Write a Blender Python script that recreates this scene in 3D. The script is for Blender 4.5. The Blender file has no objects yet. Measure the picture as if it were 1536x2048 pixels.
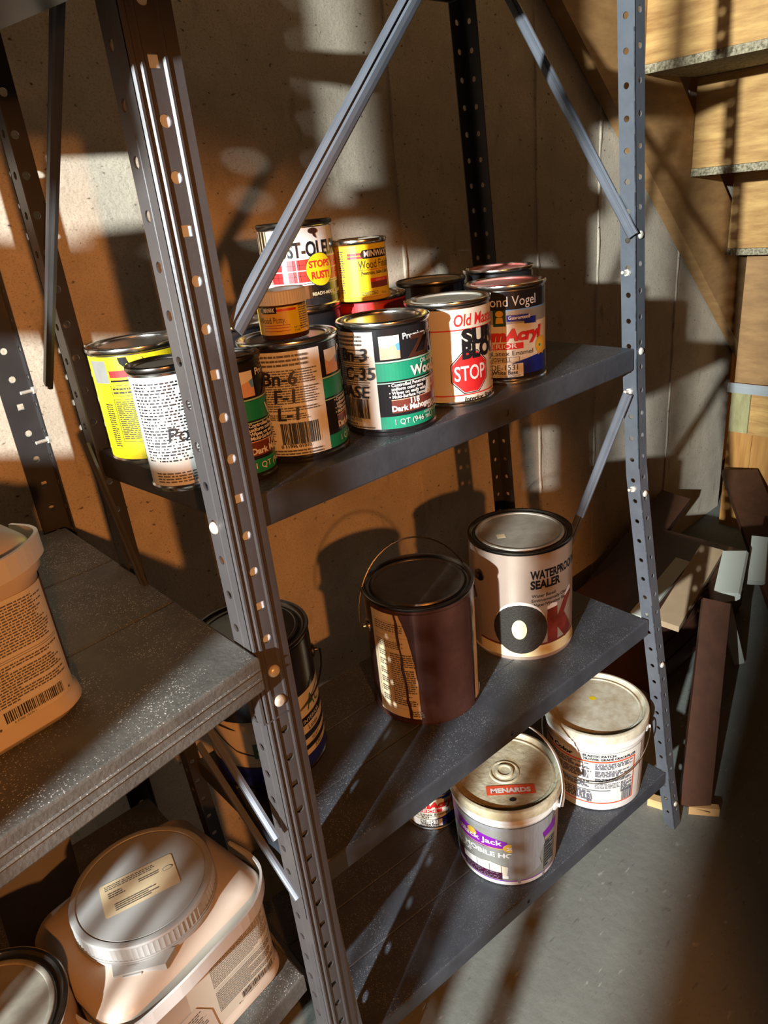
import bpy, bmesh, math, random
from mathutils import Vector, Matrix
random.seed(7)
sc = bpy.context.scene
COL = sc.collection
PI = math.pi
# ------------------------------------------------------------------ camera
cam_d = bpy.data.cameras.new('camera'); cam = bpy.data.objects.new('camera', cam_d); COL.objects.link(cam)
sc.camera = cam
CAM = Vector((-.2755, -.5439, -.1078))
FW = Vector((.59573622, .69655339, -.39988965)); RT = Vector((.72768657, -.6788229, -.098345))
UPV = RT.cross(FW)
cam.matrix_world = Matrix(((RT.x, UPV.x, -FW.x, CAM.x), (RT.y, UPV.y, -FW.y, CAM.y), (RT.z, UPV.z, -FW.z, CAM.z), (0, 0, 0, 1)))
cam_d.sensor_fit = 'VERTICAL'; cam_d.sensor_height = 36.0
cam_d.lens = 1420.0 / 2048.0 * 36.0
cam_d.clip_start = .02
# ------------------------------------------------------------------ world and lights
w = bpy.data.worlds.new('world'); sc.world = w; w.use_nodes = True
w.node_tree.nodes['Background'].inputs[0].default_value = (1.0, .27, .04, 1)
w.node_tree.nodes['Background'].inputs[1].default_value = .042
def point_light(name, loc, color, power, radius):
    l = bpy.data.lights.new(name, 'POINT'); l.color = color; l.energy = power; l.shadow_soft_size = radius
    o = bpy.data.objects.new(name, l); COL.objects.link(o); o.location = loc
    return o
point_light('cool_lamp', (-3.14, -1.22, .47), (.89, .97, 1.0), 1950, .035)
warm = bpy.data.lights.new('warm_lamp', 'SPOT'); warm.color = (1.0, .36, .085); warm.energy = 108; warm.shadow_soft_size = .03
warm.spot_size = math.radians(51); warm.spot_blend = .3
wo = bpy.data.objects.new('warm_lamp', warm); COL.objects.link(wo); wo.location = (-.62, -1.73, .06)
az, el = math.radians(17), math.radians(-25)
wo.rotation_euler = Vector((math.sin(az) * math.cos(el), math.cos(az) * math.cos(el), math.sin(el))).to_track_quat('-Z', 'Y').to_euler()
sc.view_settings.view_transform = 'Standard'; sc.view_settings.look = 'None'
sc.view_settings.exposure = 0; sc.view_settings.gamma = 1; sc.view_settings.use_curve_mapping = False
# ------------------------------------------------------------------ materials
M = {}
def mat(name, col, rough=.5, metal=0.0, noise=0.0, nscale=20, bump=0.0, bscale=60, dust=0.0, col2=None, spec=.5, coat=0.0, stretch=None):
    m = bpy.data.materials.new(name); m.use_nodes = True; nt = m.node_tree; N = nt.nodes; L = nt.links
    b = N['Principled BSDF']; b.inputs['Roughness'].default_value = rough; b.inputs['Metallic'].default_value = metal
    b.inputs['Specular IOR Level'].default_value = spec
    b.inputs['Coat Weight'].default_value = coat
    tc = N.new('ShaderNodeTexCoord'); src = tc.outputs['Object']
    if stretch:
        mp = N.new('ShaderNodeMapping'); mp.inputs['Scale'].default_value = stretch; L.new(src, mp.inputs[0]); src = mp.outputs[0]
    n = N.new('ShaderNodeTexNoise'); n.inputs['Scale'].default_value = nscale; n.inputs['Detail'].default_value = 6; n.inputs['Roughness'].default_value = .65
    L.new(src, n.inputs['Vector'])
    r = N.new('ShaderNodeValToRGB'); L.new(n.outputs[0], r.inputs[0])
    c2 = col2 if col2 else tuple(c * (1 - noise) for c in col)
    r.color_ramp.elements[0].position = .35; r.color_ramp.elements[0].color = (*c2, 1)
    r.color_ramp.elements[1].position = .65; r.color_ramp.elements[1].color = (*col, 1)
    out = r.outputs[0]
    if dust > 0:
        v = N.new('ShaderNodeTexVoronoi'); v.inputs['Scale'].default_value = 560; v.inputs['Randomness'].default_value = 1; L.new(tc.outputs['Object'], v.inputs['Vector'])
        sub = N.new('ShaderNodeMath'); sub.operation = 'SUBTRACT'; L.new(v.outputs['Distance'], sub.inputs[0])
        sz = N.new('ShaderNodeMath'); sz.operation = 'MULTIPLY'; sz.inputs[1].default_value = .55; sp = N.new('ShaderNodeSeparateColor'); L.new(v.outputs['Color'], sp.inputs[0]); L.new(sp.outputs[0], sz.inputs[0])
        pw = N.new('ShaderNodeMath'); pw.operation = 'POWER'; L.new(sz.outputs[0], pw.inputs[0]); pw.inputs[1].default_value = 1.6
        L.new(pw.outputs[0], sub.inputs[1])
        lt = N.new('ShaderNodeMapRange'); lt.inputs['From Min'].default_value = .06; lt.inputs['From Max'].default_value = -.02; L.new(sub.outputs[0], lt.inputs['Value'])
        n2 = N.new('ShaderNodeTexNoise'); n2.inputs['Scale'].default_value = 14; L.new(tc.outputs['Object'], n2.inputs['Vector'])
        mr = N.new('ShaderNodeMapRange'); mr.inputs['From Min'].default_value = .35; mr.inputs['From Max'].default_value = .6; L.new(n2.outputs[0], mr.inputs['Value'])
        ge = N.new('ShaderNodeNewGeometry'); sx = N.new('ShaderNodeSeparateXYZ'); L.new(ge.outputs['Normal'], sx.inputs[0])
        up = N.new('ShaderNodeMapRange'); up.inputs['From Min'].default_value = .3; up.inputs['From Max'].default_value = .9; L.new(sx.outputs['Z'], up.inputs['Value'])
        a = N.new('ShaderNodeMath'); a.operation = 'MULTIPLY'; L.new(lt.outputs[0], a.inputs[0]); L.new(mr.outputs[0], a.inputs[1])
        a2 = N.new('ShaderNodeMath'); a2.operation = 'MULTIPLY'; L.new(a.outputs[0], a2.inputs[0]); L.new(up.outputs[0], a2.inputs[1])
        a3 = N.new('ShaderNodeMath'); a3.operation = 'MULTIPLY'; L.new(a2.outputs[0], a3.inputs[0]); a3.inputs[1].default_value = dust; a3.use_clamp = True
        mx = N.new('ShaderNodeMix'); mx.data_type = 'RGBA'; L.new(a3.outputs[0], mx.inputs['Factor']); L.new(out, mx.inputs['A']); mx.inputs['B'].default_value = (.62, .6, .55, 1)
        out = mx.outputs['Result']
    L.new(out, b.inputs['Base Color'])
    if bump > 0:
        n3 = N.new('ShaderNodeTexNoise'); n3.inputs['Scale'].default_value = bscale; n3.inputs['Detail'].default_value = 5; L.new(src, n3.inputs['Vector'])
        bp = N.new('ShaderNodeBump'); bp.inputs['Strength'].default_value = bump; bp.inputs['Distance'].default_value = .004; L.new(n3.outputs[0], bp.inputs['Height']); L.new(bp.outputs[0], b.inputs['Normal'])
    M[name] = m
    return m
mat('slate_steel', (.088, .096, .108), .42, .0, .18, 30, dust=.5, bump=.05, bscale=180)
mat('slate_shelf', (.048, .053, .062), .48, .0, .3, 22, dust=.35, bump=.06, bscale=150)
mat('dusty_shelf', (.115, .113, .10), .62, .0, .35, 25, dust=1.0, bump=.15, bscale=220)
mat('brown_grey_steel', (.062, .055, .053), .40, .0, .12, 30, bump=.04, bscale=200)
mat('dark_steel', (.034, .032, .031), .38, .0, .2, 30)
mat('lit_hole_grey', (.60, .66, .72), .45, .0, .15, 60)  # pale grey that makes the front post holes look lit
mat('brace_steel', (.14, .15, .17), .34, .2, .15, 25)
mat('tin', (.60, .57, .52), .22, 1.0, .15, 12)
mat('tin_dark', (.16, .14, .12), .30, 1.0, .35, 14)
mat('tin_dusty', (.36, .33, .26), .5, .15, .4, 18, bump=.1)
mat('tin_dirty', (.075, .06, .045), .42, .3, .5, 26, bump=.2)
mat('tin_red', (.55, .08, .06), .45, .1, .3, 22, col2=(.40, .28, .24))
mat('bolt_steel', (.62, .58, .48), .35, .25, .1, 30)
mat('white', (0.640, 0.632, 0.600), .45, 0, .06, 40)
mat('paper', (0.624, 0.608, 0.544), .6, 0, .12, 30)
mat('cream', (0.592, 0.544, 0.440), .3, 0, .05, 30)
mat('paper_tan', (.62, .50, .30), .6, 0, .15, 25)
mat('black', (.012, .011, .012), .22, 0, 0, 30)
mat('ink', (.02, .018, .02), .4, 0, 0, 30)
mat('fine_print', (.10, .085, .07), .6, 0, 0, 30)
mat('grey_print', (.11, .11, .13), .6, 0, 0, 30)
mat('yellow', (.68, .52, .010), .35, 0, .1, 30)
mat('amber', (.62, .38, .04), .4, 0, .15, 30)
mat('red', (.55, .02, .02), .35, 0, .08, 30)
mat('red_orange', (.62, .08, .03), .4, 0, .05, 30)
mat('deep_red', (.32, .02, .03), .35, 0, .1, 30)
mat('mahogany', (.16, .035, .025), .35, 0, .3, 60)
mat('zar_brown', (.055, .018, .010), .35, 0, .2, 60)
mat('green', (.01, .22, .12), .35, 0, .1, 30)
mat('pale_green', (.30, .50, .38), .35, 0, .1, 30)
mat('dark_green', (.012, .05, .02), .35, 0, .2, 30)
mat('letter_green', (.01, .10, .04), .4, 0, .2, 30)
mat('blue', (.012, .022, .24), .3, 0, .1, 30)
mat('sky_blue', (.10, .30, .60), .4, 0, .1, 30)
mat('silver_grey', (.30, .30, .27), .35, .3, .2, 20)
mat('gold', (.70, .42, .05), .35, .2, .2, 60)
mat('skin_tone', (.62, .36, .24), .5, 0, .2, 50)
mat('purple', (.17, .01, .28), .35, 0, .08, 30)
mat('plum', (.045, .004, .022), .3, 0, .1, 30)
mat('dried_brown', (.062, .024, .016), .30, 0, .45, 9, bump=.25, bscale=30)
mat('tan_metal', (.62, .50, .40), .30, .55, .12, 10)
mat('pale_yellow', (.78, .70, .40), .4, 0, .15, 25)
mat('asphalt', (.022, .018, .012), .7, 0, .5, 300, bump=.3, bscale=300)
mat('rust_red', (.20, .03, .018), .5, 0, .5, 60)
mat('pail_white', (0.592, 0.584, 0.544), .35, 0, .08, 14)
mat('pail_lid', (0.496, 0.464, 0.336), .5, 0, .35, 26, bump=.5, bscale=80, col2=(.34, .28, .16))
mat('pail_lid_grey', (.58, .57, .46), .55, 0, .4, 22, bump=.15, bscale=60, col2=(.36, .30, .19))
mat('grey_paint', (.24, .245, .25), .35, 0, .1, 40, bump=.3, bscale=120, stretch=(1, 1, .2))
mat('lid_grey', (.33, .33, .31), .42, 0, .06, 14)
mat('tub_plastic', (.54, .46, .37), .34, 0, .05, 14)
mat('strap_white', (0.608, 0.592, 0.560), .35, 0, .05, 30)
mat('glass_amber', (.05, .02, .01), .15, 0, 0, 30)
mat('wood_gold', (.62, .37, .12), .55, 0, .3, 3.5, col2=(.36, .18, .05), bump=.15, bscale=6, stretch=(2, 2, 14))
mat('wood_vertical', (.55, .27, .07), .5, 0, .3, 3.5, col2=(.38, .16, .035), bump=.1, bscale=6, stretch=(14, 14, 1.2))
mat('wood_stringer', (.40, .22, .08), .6, 0, .3, 3, col2=(.27, .14, .05), stretch=(3, 3, 12))
mat('wood_green', (.42, .38, .18), .6, 0, .3, 5, col2=(.28, .24, .10), stretch=(8, 8, 2))
mat('wood_red_dark', (.075, .028, .013), .5, 0, .3, 4, stretch=(9, 9, 1))
mat('wood_tan', (.42, .29, .17), .6, 0, .15, 12)
mat('wood_scrap', (.70, .42, .17), .6, 0, .2, 12)
mat('chipboard', (.46, .40, .26), .8, 0, .7, 160, col2=(.10, .08, .04), bump=.4, bscale=150)
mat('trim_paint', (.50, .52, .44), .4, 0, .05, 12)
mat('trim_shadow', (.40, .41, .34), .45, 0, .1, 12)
mat('galvanised', (.62, .66, .66), .32, .5, .1, 14)
mat('cardboard', (.22, .20, .18), .8, 0, .15, 12)
def wall_mat():
    m = mat('concrete_wall', (.62, .53, .40), .88, 0, .25, 7, bump=.2, bscale=140)
    nt = m.node_tree; N = nt.nodes; L = nt.links; b = N['Principled BSDF']
    base = b.inputs['Base Color'].links[0].from_socket
    tc = [n for n in N if n.type == 'TEX_COORD'][0]
    def spots(scale, lo, hi, colr, stretch=(1, 1, 1), amt=1.0):
        nonlocal base
        mp = N.new('ShaderNodeMapping'); mp.inputs['Scale'].default_value = stretch; L.new(tc.outputs['Object'], mp.inputs[0])
        n = N.new('ShaderNodeTexNoise'); n.inputs['Scale'].default_value = scale; n.inputs['Detail'].default_value = 4; L.new(mp.outputs[0], n.inputs['Vector'])
        r = N.new('ShaderNodeMapRange'); r.inputs['From Min'].default_value = lo; r.inputs['From Max'].default_value = hi; r.inputs['To Max'].default_value = amt; L.new(n.outputs[0], r.inputs['Value'])
        x = N.new('ShaderNodeMix'); x.data_type = 'RGBA'; L.new(r.outputs[0], x.inputs['Factor']); L.new(base, x.inputs['A']); x.inputs['B'].default_value = (*colr, 1)
        base = x.outputs['Result']
    spots(320, .52, .62, (.34, .29, .21), (1, 1, 1.3), .5)
    spots(75, .64, .72, (.07, .05, .035), (1, 1, 1.6), .9)
    spots(16, .62, .78, (.16, .115, .075), (1.6, 1, .6), .6)
    L.new(base, b.inputs['Base Color'])
wall_mat()
def floor_mat():
    m = mat('concrete_floor', (.165, .172, .148), .8, 0, .2, 5, bump=.25, bscale=60)
    nt = m.node_tree; N = nt.nodes; L = nt.links; b = N['Principled BSDF']
    base = b.inputs['Base Color'].links[0].from_socket; tc = [n for n in N if n.type == 'TEX_COORD'][0]
    mp = N.new('ShaderNodeMapping'); mp.inputs['Rotation'].default_value = (0, 0, .5); mp.inputs['Scale'].default_value = (1, 3.2, 1); L.new(tc.outputs['Object'], mp.inputs[0])
    for scale, lo, hi, c in ((38, .66, .76, (.09, .09, .08)), (30, .68, .78, (.30, .30, .27)), (150, .60, .70, (.12, .12, .11))):
        n = N.new('ShaderNodeTexNoise'); n.inputs['Scale'].default_value = scale; n.inputs['Detail'].default_value = 3; L.new(mp.outputs[0], n.inputs['Vector'])
        r = N.new('ShaderNodeMapRange'); r.inputs['From Min'].default_value = lo; r.inputs['From Max'].default_value = hi; L.new(n.outputs[0], r.inputs['Value'])
        x = N.new('ShaderNodeMix'); x.data_type = 'RGBA'; L.new(r.outputs[0], x.inputs['Factor']); L.new(base, x.inputs['A']); x.inputs['B'].default_value = (*c, 1); base = x.outputs['Result']
    L.new(base, b.inputs['Base Color'])
floor_mat()
# ------------------------------------------------------------------ helpers
def link(name, verts, faces, mats, fm=None, parent=None, smooth=False, loc=None):
    me = bpy.data.meshes.new(name); me.from_pydata([tuple(v) for v in verts], [], faces)
    for m in mats: me.materials.append(M[m])
    if fm: me.polygons.foreach_set('material_index', fm)
    if smooth: me.polygons.foreach_set('use_smooth', [True] * len(me.polygons))
    me.update()
    o = bpy.data.objects.new(name, me); COL.objects.link(o)
    if parent: o.parent = parent
    if loc: o.location = loc
    return o
def tag(o, label=None, cat=None, group=None, kind=None):
    if label: o['label'] = label
    if cat: o['category'] = cat
    if group: o['group'] = group
    if kind: o['kind'] = kind
    return o
def empty(name, loc, label, cat, group=None):
    o = bpy.data.objects.new(name, None); COL.objects.link(o); o.location = loc; o.empty_display_size = .05
    return tag(o, label, cat, group)
class MB:
    def __init__(s): s.v = []; s.f = []; s.m = []
    def quadgrid(s, pts, mi=0):   # pts[i][j]
        b = len(s.v); n = len(pts[0])
        for row in pts: s.v += [Vector(p) for p in row]
        for i in range(len(pts) - 1):
            for j in range(n - 1):
                s.f.append((b + i * n + j, b + i * n + j + 1, b + (i + 1) * n + j + 1, b + (i + 1) * n + j)); s.m.append(mi)
    def poly(s, pts, mi=0):
        b = len(s.v); s.v += [Vector(p) for p in pts]; s.f.append(tuple(range(b, b + len(pts)))); s.m.append(mi)
    def hexa(s, p, mi=0):         # 8 corners: bottom 4 ccw, top 4 ccw
        b = len(s.v); s.v += [Vector(q) for q in p]
        for f in ((3, 2, 1, 0), (4, 5, 6, 7), (0, 1, 5, 4), (1, 2, 6, 5), (2, 3, 7, 6), (3, 0, 4, 7)):
            s.f.append(tuple(b + i for i in f)); s.m.append(mi)
    def box(s, lo, hi, mi=0):
        x0, y0, z0 = lo; x1, y1, z1 = hi
        s.hexa([(x0, y0, z0), (x1, y0, z0), (x1, y1, z0), (x0, y1, z0), (x0, y0, z1), (x1, y0, z1), (x1, y1, z1), (x0, y1, z1)], mi)
    def beam(s, a, b, prof, side, mi=0):   # profile list of (u,v): u along side, v along normal
        a = Vector(a); b = Vector(b); d = (b - a).normalized(); u = (Vector(side) - d * d.dot(Vector(side))).normalized(); n = d.cross(u)
        k = len(s.v); m = len(prof)
        for P in (a, b):
            for (x, y) in prof: s.v.append(P + u * x + n * y)
        for i in range(m):
            j = (i + 1) % m; s.f.append((k + i, k + j, k + m + j, k + m + i)); s.m.append(mi)
        s.f.append(tuple(k + i for i in reversed(range(m)))); s.m.append(mi); s.f.append(tuple(k + m + i for i in range(m))); s.m.append(mi)
    def tube(s, pts, r, n=8, mi=0):
        pts = [Vector(p) for p in pts]; k = len(s.v); up = Vector((0, 0, 1)); prev = None
        for i, p in enumerate(pts):
            d = (pts[min(i + 1, len(pts) - 1)] - pts[max(i - 1, 0)]).normalized()
            if prev is None: prev = d.orthogonal().normalized()
            u = (prev - d * prev.dot(d)).normalized(); prev = u; v = d.cross(u)
            for j in range(n): a = 2 * PI * j / n; s.v.append(p + (u * math.cos(a) + v * math.sin(a)) * r)
        for i in range(len(pts) - 1):
            for j in range(n):
                s.f.append((k + i * n + j, k + i * n + (j + 1) % n, k + (i + 1) * n + (j + 1) % n, k + (i + 1) * n + j)); s.m.append(mi)
        s.f.append(tuple(k + j for j in reversed(range(n)))); s.m.append(mi); e = k + (len(pts) - 1) * n; s.f.append(tuple(e + j for j in range(n))); s.m.append(mi)
    def lathe(s, prof, n=56, mi=0, c=(0, 0), caps=True):
        k = len(s.v)
        for (r, z) in prof:
            for j in range(n): a = 2 * PI * j / n; s.v.append(Vector((c[0] + r * math.cos(a), c[1] + r * math.sin(a), z)))
        for i in range(len(prof) - 1):
            for j in range(n):
                s.f.append((k + i * n + j, k + i * n + (j + 1) % n, k + (i + 1) * n + (j + 1) % n, k + (i + 1) * n + j)); s.m.append(mi)
        if not caps: return
        if prof[0][0] > 1e-4: s.f.append(tuple(k + j for j in reversed(range(n)))); s.m.append(mi)
        if prof[-1][0] > 1e-4: e = k + (len(prof) - 1) * n; s.f.append(tuple(e + j for j in range(n))); s.m.append(mi)
    def build(s, name, mats, parent=None, smooth=False, loc=None):
        if isinstance(mats, str): mats = [mats]
        o = link(name, s.v, s.f, mats, s.m, parent, False, loc)
        if smooth:
            me = o.data
            me.polygons.foreach_set('use_smooth', [len(p.vertices) <= 4 for p in me.polygons])
            bm = bmesh.new(); bm.from_mesh(me)
            for e in bm.edges:
                if len(e.link_faces) == 2 and e.calc_face_angle(0) > math.radians(42): e.smooth = False
            bm.to_mesh(me); bm.free()
        return o
def lerp(a, b, t): return a + (b - a) * t
def catmull(P, n=8):
    P = [Vector(p) for p in P]; out = []
    for i in range(len(P) - 1):
        p0 = P[max(i - 1, 0)]; p1 = P[i]; p2 = P[i + 1]; p3 = P[min(i + 2, len(P) - 1)]
        for k in range(n):
            t = k / n; out.append(.5 * ((2 * p1) + (p2 - p0) * t + (2 * p0 - 5 * p1 + 4 * p2 - p3) * t * t + (3 * p1 - p0 - 3 * p2 + p3) * t ** 3))
    out.append(P[-1]); return out
# ------------------------------------------------------------------ label printing on curved walls
FZ = -1.38
_tc = {}
def text_polys(txt, bold=0.0, shear=0.0):
    key = (txt, bold, shear)
    if key in _tc: return _tc[key]
    cu = bpy.data.curves.new('t', 'FONT'); cu.body = txt; cu.size = 1; cu.shear = shear; cu.offset = bold; cu.resolution_u = 3
    o = bpy.data.objects.new('t', cu); COL.objects.link(o)
    dg = bpy.context.evaluated_depsgraph_get(); me = bpy.data.meshes.new_from_object(o.evaluated_get(dg))
    V = [(v.co.x, v.co.y) for v in me.vertices]; F = [tuple(p.vertices) for p in me.polygons]
    bpy.data.objects.remove(o); bpy.data.curves.remove(cu); bpy.data.meshes.remove(me)
    x0 = min(v[0] for v in V); x1 = max(v[0] for v in V)
    V = [(v[0] - x0, v[1]) for v in V]
    _tc[key] = (V, F, x1 - x0); return _tc[key]
class Print:
    """flat shapes in (s, h) metres, cut in strips and wrapped by surf(s, h, offset)"""
    def __init__(p, surf, step=.004, base=.00025):
        p.surf = surf; p.step = step; p.k = 0; p.base = base; p.lab = ([], [], []); p.let = ([], [], []); p.lm = []; p.tm = []
    def _add(p, V, F, m, text=False, same=False):
        if not same: p.k += 1
        V3 = [Vector((a, b, 0)) for a, b in V]
        xs = [v[0] for v in V]; a = min(xs); b = max(xs)
        if b - a > p.step:
            bm = bmesh.new(); bv = [bm.verts.new(v) for v in V3]
            for f in F:
                try: bm.faces.new([bv[i] for i in f])
                except ValueError: pass
            x = math.ceil(a / p.step) * p.step
            while x < b:
                if x > a + 1e-5: bmesh.ops.bisect_plane(bm, geom=bm.verts[:] + bm.edges[:] + bm.faces[:], plane_co=(x, 0, 0), plane_no=(1, 0, 0), dist=1e-7)
                x += p.step
            bm.verts.index_update(); V3 = [v.co.copy() for v in bm.verts]; F = [tuple(v.index for v in f.verts) for f in bm.faces]; bm.free()
        off = p.base + p.k * 6e-5
        T, ml = (p.let, p.tm) if text else (p.lab, p.lm)
        if m not in ml: ml.append(m)
        k = len(T[0]); T[0].extend(p.surf(v.x, v.y, off) for v in V3); T[1].extend(tuple(k + i for i in f) for f in F); T[2].extend([ml.index(m)] * len(F))
    def rect(p, s0, s1, h0, h1, m, same=False): p._add([(s0, h0), (s1, h0), (s1, h1), (s0, h1)], [(0, 1, 2, 3)], m, same=same)
    def poly(p, pts, m, text=False): p._add(pts, [tuple(range(len(pts)))], m, text)
    def disc(p, s, h, rs, rh, m, n=28, text=False): p.poly([(s + rs * math.cos(2 * PI * i / n), h + rh * math.sin(2 * PI * i / n)) for i in range(n)], m, text)
    def text(p, txt, s, h, size, m, width=None, bold=0.0, shear=0.0, align='l', rise=0.0):
        V, F, wd = text_polys(txt, bold, shear); sx = size if width is None else width / wd
        x0 = s - (wd * sx / 2 if align == 'c' else wd * sx if align == 'r' else 0)
        p._add([(x0 + a * sx, h + b * size + rise * a * sx) for a, b in V], F, m, True)
    def lines(p, s0, s1, h0, h1, n, m='fine_print', fill=.5, word=.0045, rag=.12):
        p.k += 1; pitch = (h1 - h0) / n; V = []; F = []
        for i in range(n):
            x = s0; h = h1 - (i + 1) * pitch + pitch * .25; end = s1 - random.random() * rag * (s1 - s0)
            if random.random() < .12: end = lerp(s0, s1, .3 + .5 * random.random())
            while x < end:
                wdt = min(word * (.35 + 1.1 * random.random()), end - x); k = len(V)
                V += [(x, h), (x + wdt, h), (x + wdt, h + pitch * fill), (x, h + pitch * fill)]; F.append((k, k + 1, k + 2, k + 3)); x += wdt + word * .22
        if V:
            st = p.step; p.step = 1; p._add(V, F, m, True); p.step = st
    def barcode(p, s0, s1, h0, h1, m='ink', vertical=True):
        p.k += 1; x = s0; V = []; F = []
        while x < s1:
            wdt = random.choice((.0004, .0008, .0012)); k = len(V); V += [(x, h0), (x + wdt, h0), (x + wdt, h1), (x, h1)]; F.append((k, k + 1, k + 2, k + 3)); x += wdt + random.choice((.0005, .0009))
        st = p.step; p.step = 1; p._add(V, F, m, True); p.step = st
    def frame(p, s0, s1, h0, h1, t, m):
        for a in ((s0, s1, h0, h0 + t), (s0, s1, h1 - t, h1), (s0, s0 + t, h0 + t, h1 - t), (s1 - t, s1, h0 + t, h1 - t)): p.rect(*a, m, same=True)
    def build(p, parent):
        out = []
        if p.lab[1]: out.append(link('label', *p.lab[:2], p.lm, p.lab[2], parent))
        if p.let[1]: out.append(tag(link('lettering', *p.let[:2], p.tm, p.let[2], parent), kind='stuff'))
        return out
def cyl(r0, phi0, r1=None, hh=1.0):
    def f(s, h, off):
        r = r0 if r1 is None else lerp(r0, r1, h / hh)
        a = phi0 + s / r0; return Vector(((r + off) * math.cos(a), (r + off) * math.sin(a), h))
    return f
def facing(x, y): return math.atan2(CAM.y - y, CAM.x - x)
# ------------------------------------------------------------------ metal paint can
def can(name, label, cat, x, y, z, r, h, design=None, body='tin', rim='tin', lid='tin_dusty', group=None, wall=None, face=None):
    t = empty(name, (x, y, z), label, cat, group)
    b = MB(); b.lathe([(r * .6, .002), (r - .003, .002), (r - .0025, 0), (r - .0005, 0), (r, .0015), (r, .004), (r - .0016, .0055), (r - .0016, h - .007), (r - .0006, h - .006)])
    b.build('body', body, t, True)
    k = r / .054
    m = MB(); m.lathe([(r - .0016, h - .007), (r - .0002, h - .0055), (r + .0006, h - .003), (r + .0002, h - .0008), (r - .001, h), (r - .0025 * k, h - .0006), (r - .004 * k, h - .004), (r - .0055 * k, h - .0055), (r - .0075 * k, h - .005), (r - .0085 * k, h - .0022)], caps=False)
    m.build('rim', rim, t, True)
    l = MB(); l.lathe([(r - .0085 * k, h - .0028), (r - .009 * k, h - .0012), (r - .0105 * k, h - .0006), (r - .012 * k, h - .0014), (r - .0128 * k, h - .0045), (r - .0145 * k, h - .0052), (r - .019 * k, h - .0046), (r - .0205 * k, h - .0038), (r - .022 * k, h - .0044), (r * .3, h - .0042), (.00005, h - .0041)])
    l.build('lid', lid, t, True)
    if design:
        p = Print(cyl(r - .0016, facing(x, y) if face is None else face)); design(p, r - .0016, h); p.build(t)
    return t
D2R = PI / 180
def ear(parent, a, r, z, mname='tin'):
    m = MB(); c = Vector((math.cos(a), math.sin(a), 0)); u = Vector((-math.sin(a), math.cos(a), 0)); v = Vector((0, 0, 1))
    rings = [(.011, 0), (.0105, .0025), (.006, .005), (.0035, .0052), (.0032, .0085), (.0005, .009)]; n = 16; k = 0
    for rr, d in rings:
        for j in range(n): q = 2 * PI * j / n; m.v.append(c * (r - .002 + d) + v * z + (u * math.cos(q) + v * math.sin(q)) * rr)
    for i in range(len(rings) - 1):
        for j in range(n): m.f.append((i * n + j, i * n + (j + 1) % n, (i + 1) * n + (j + 1) % n, (i + 1) * n + j)); m.m.append(0)
    return m.build('handle_ear', mname, parent, True)
def bail(parent, a, r, z, tilt, R, wire=.0013, mname='tin_dark', name='wire_handle', tuck=.0):
    """semicircular bail between ears at angle a and a+pi, leaning by tilt from upright toward angle a+90"""
    m = MB(); ax = Vector((math.cos(a), math.sin(a), 0)); out = Vector((-math.sin(a), math.cos(a), 0)) * math.sin(tilt) + Vector((0, 0, 1)) * math.cos(tilt)
    pts = []
    for i in range(25):
        q = PI * i / 24; pts.append(Vector((0, 0, z)) + ax * math.cos(q) * (r + .005) + out * math.sin(q) * R)
    m.tube(pts, wire, 6); return m.build(name, mname, parent, True)
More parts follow.
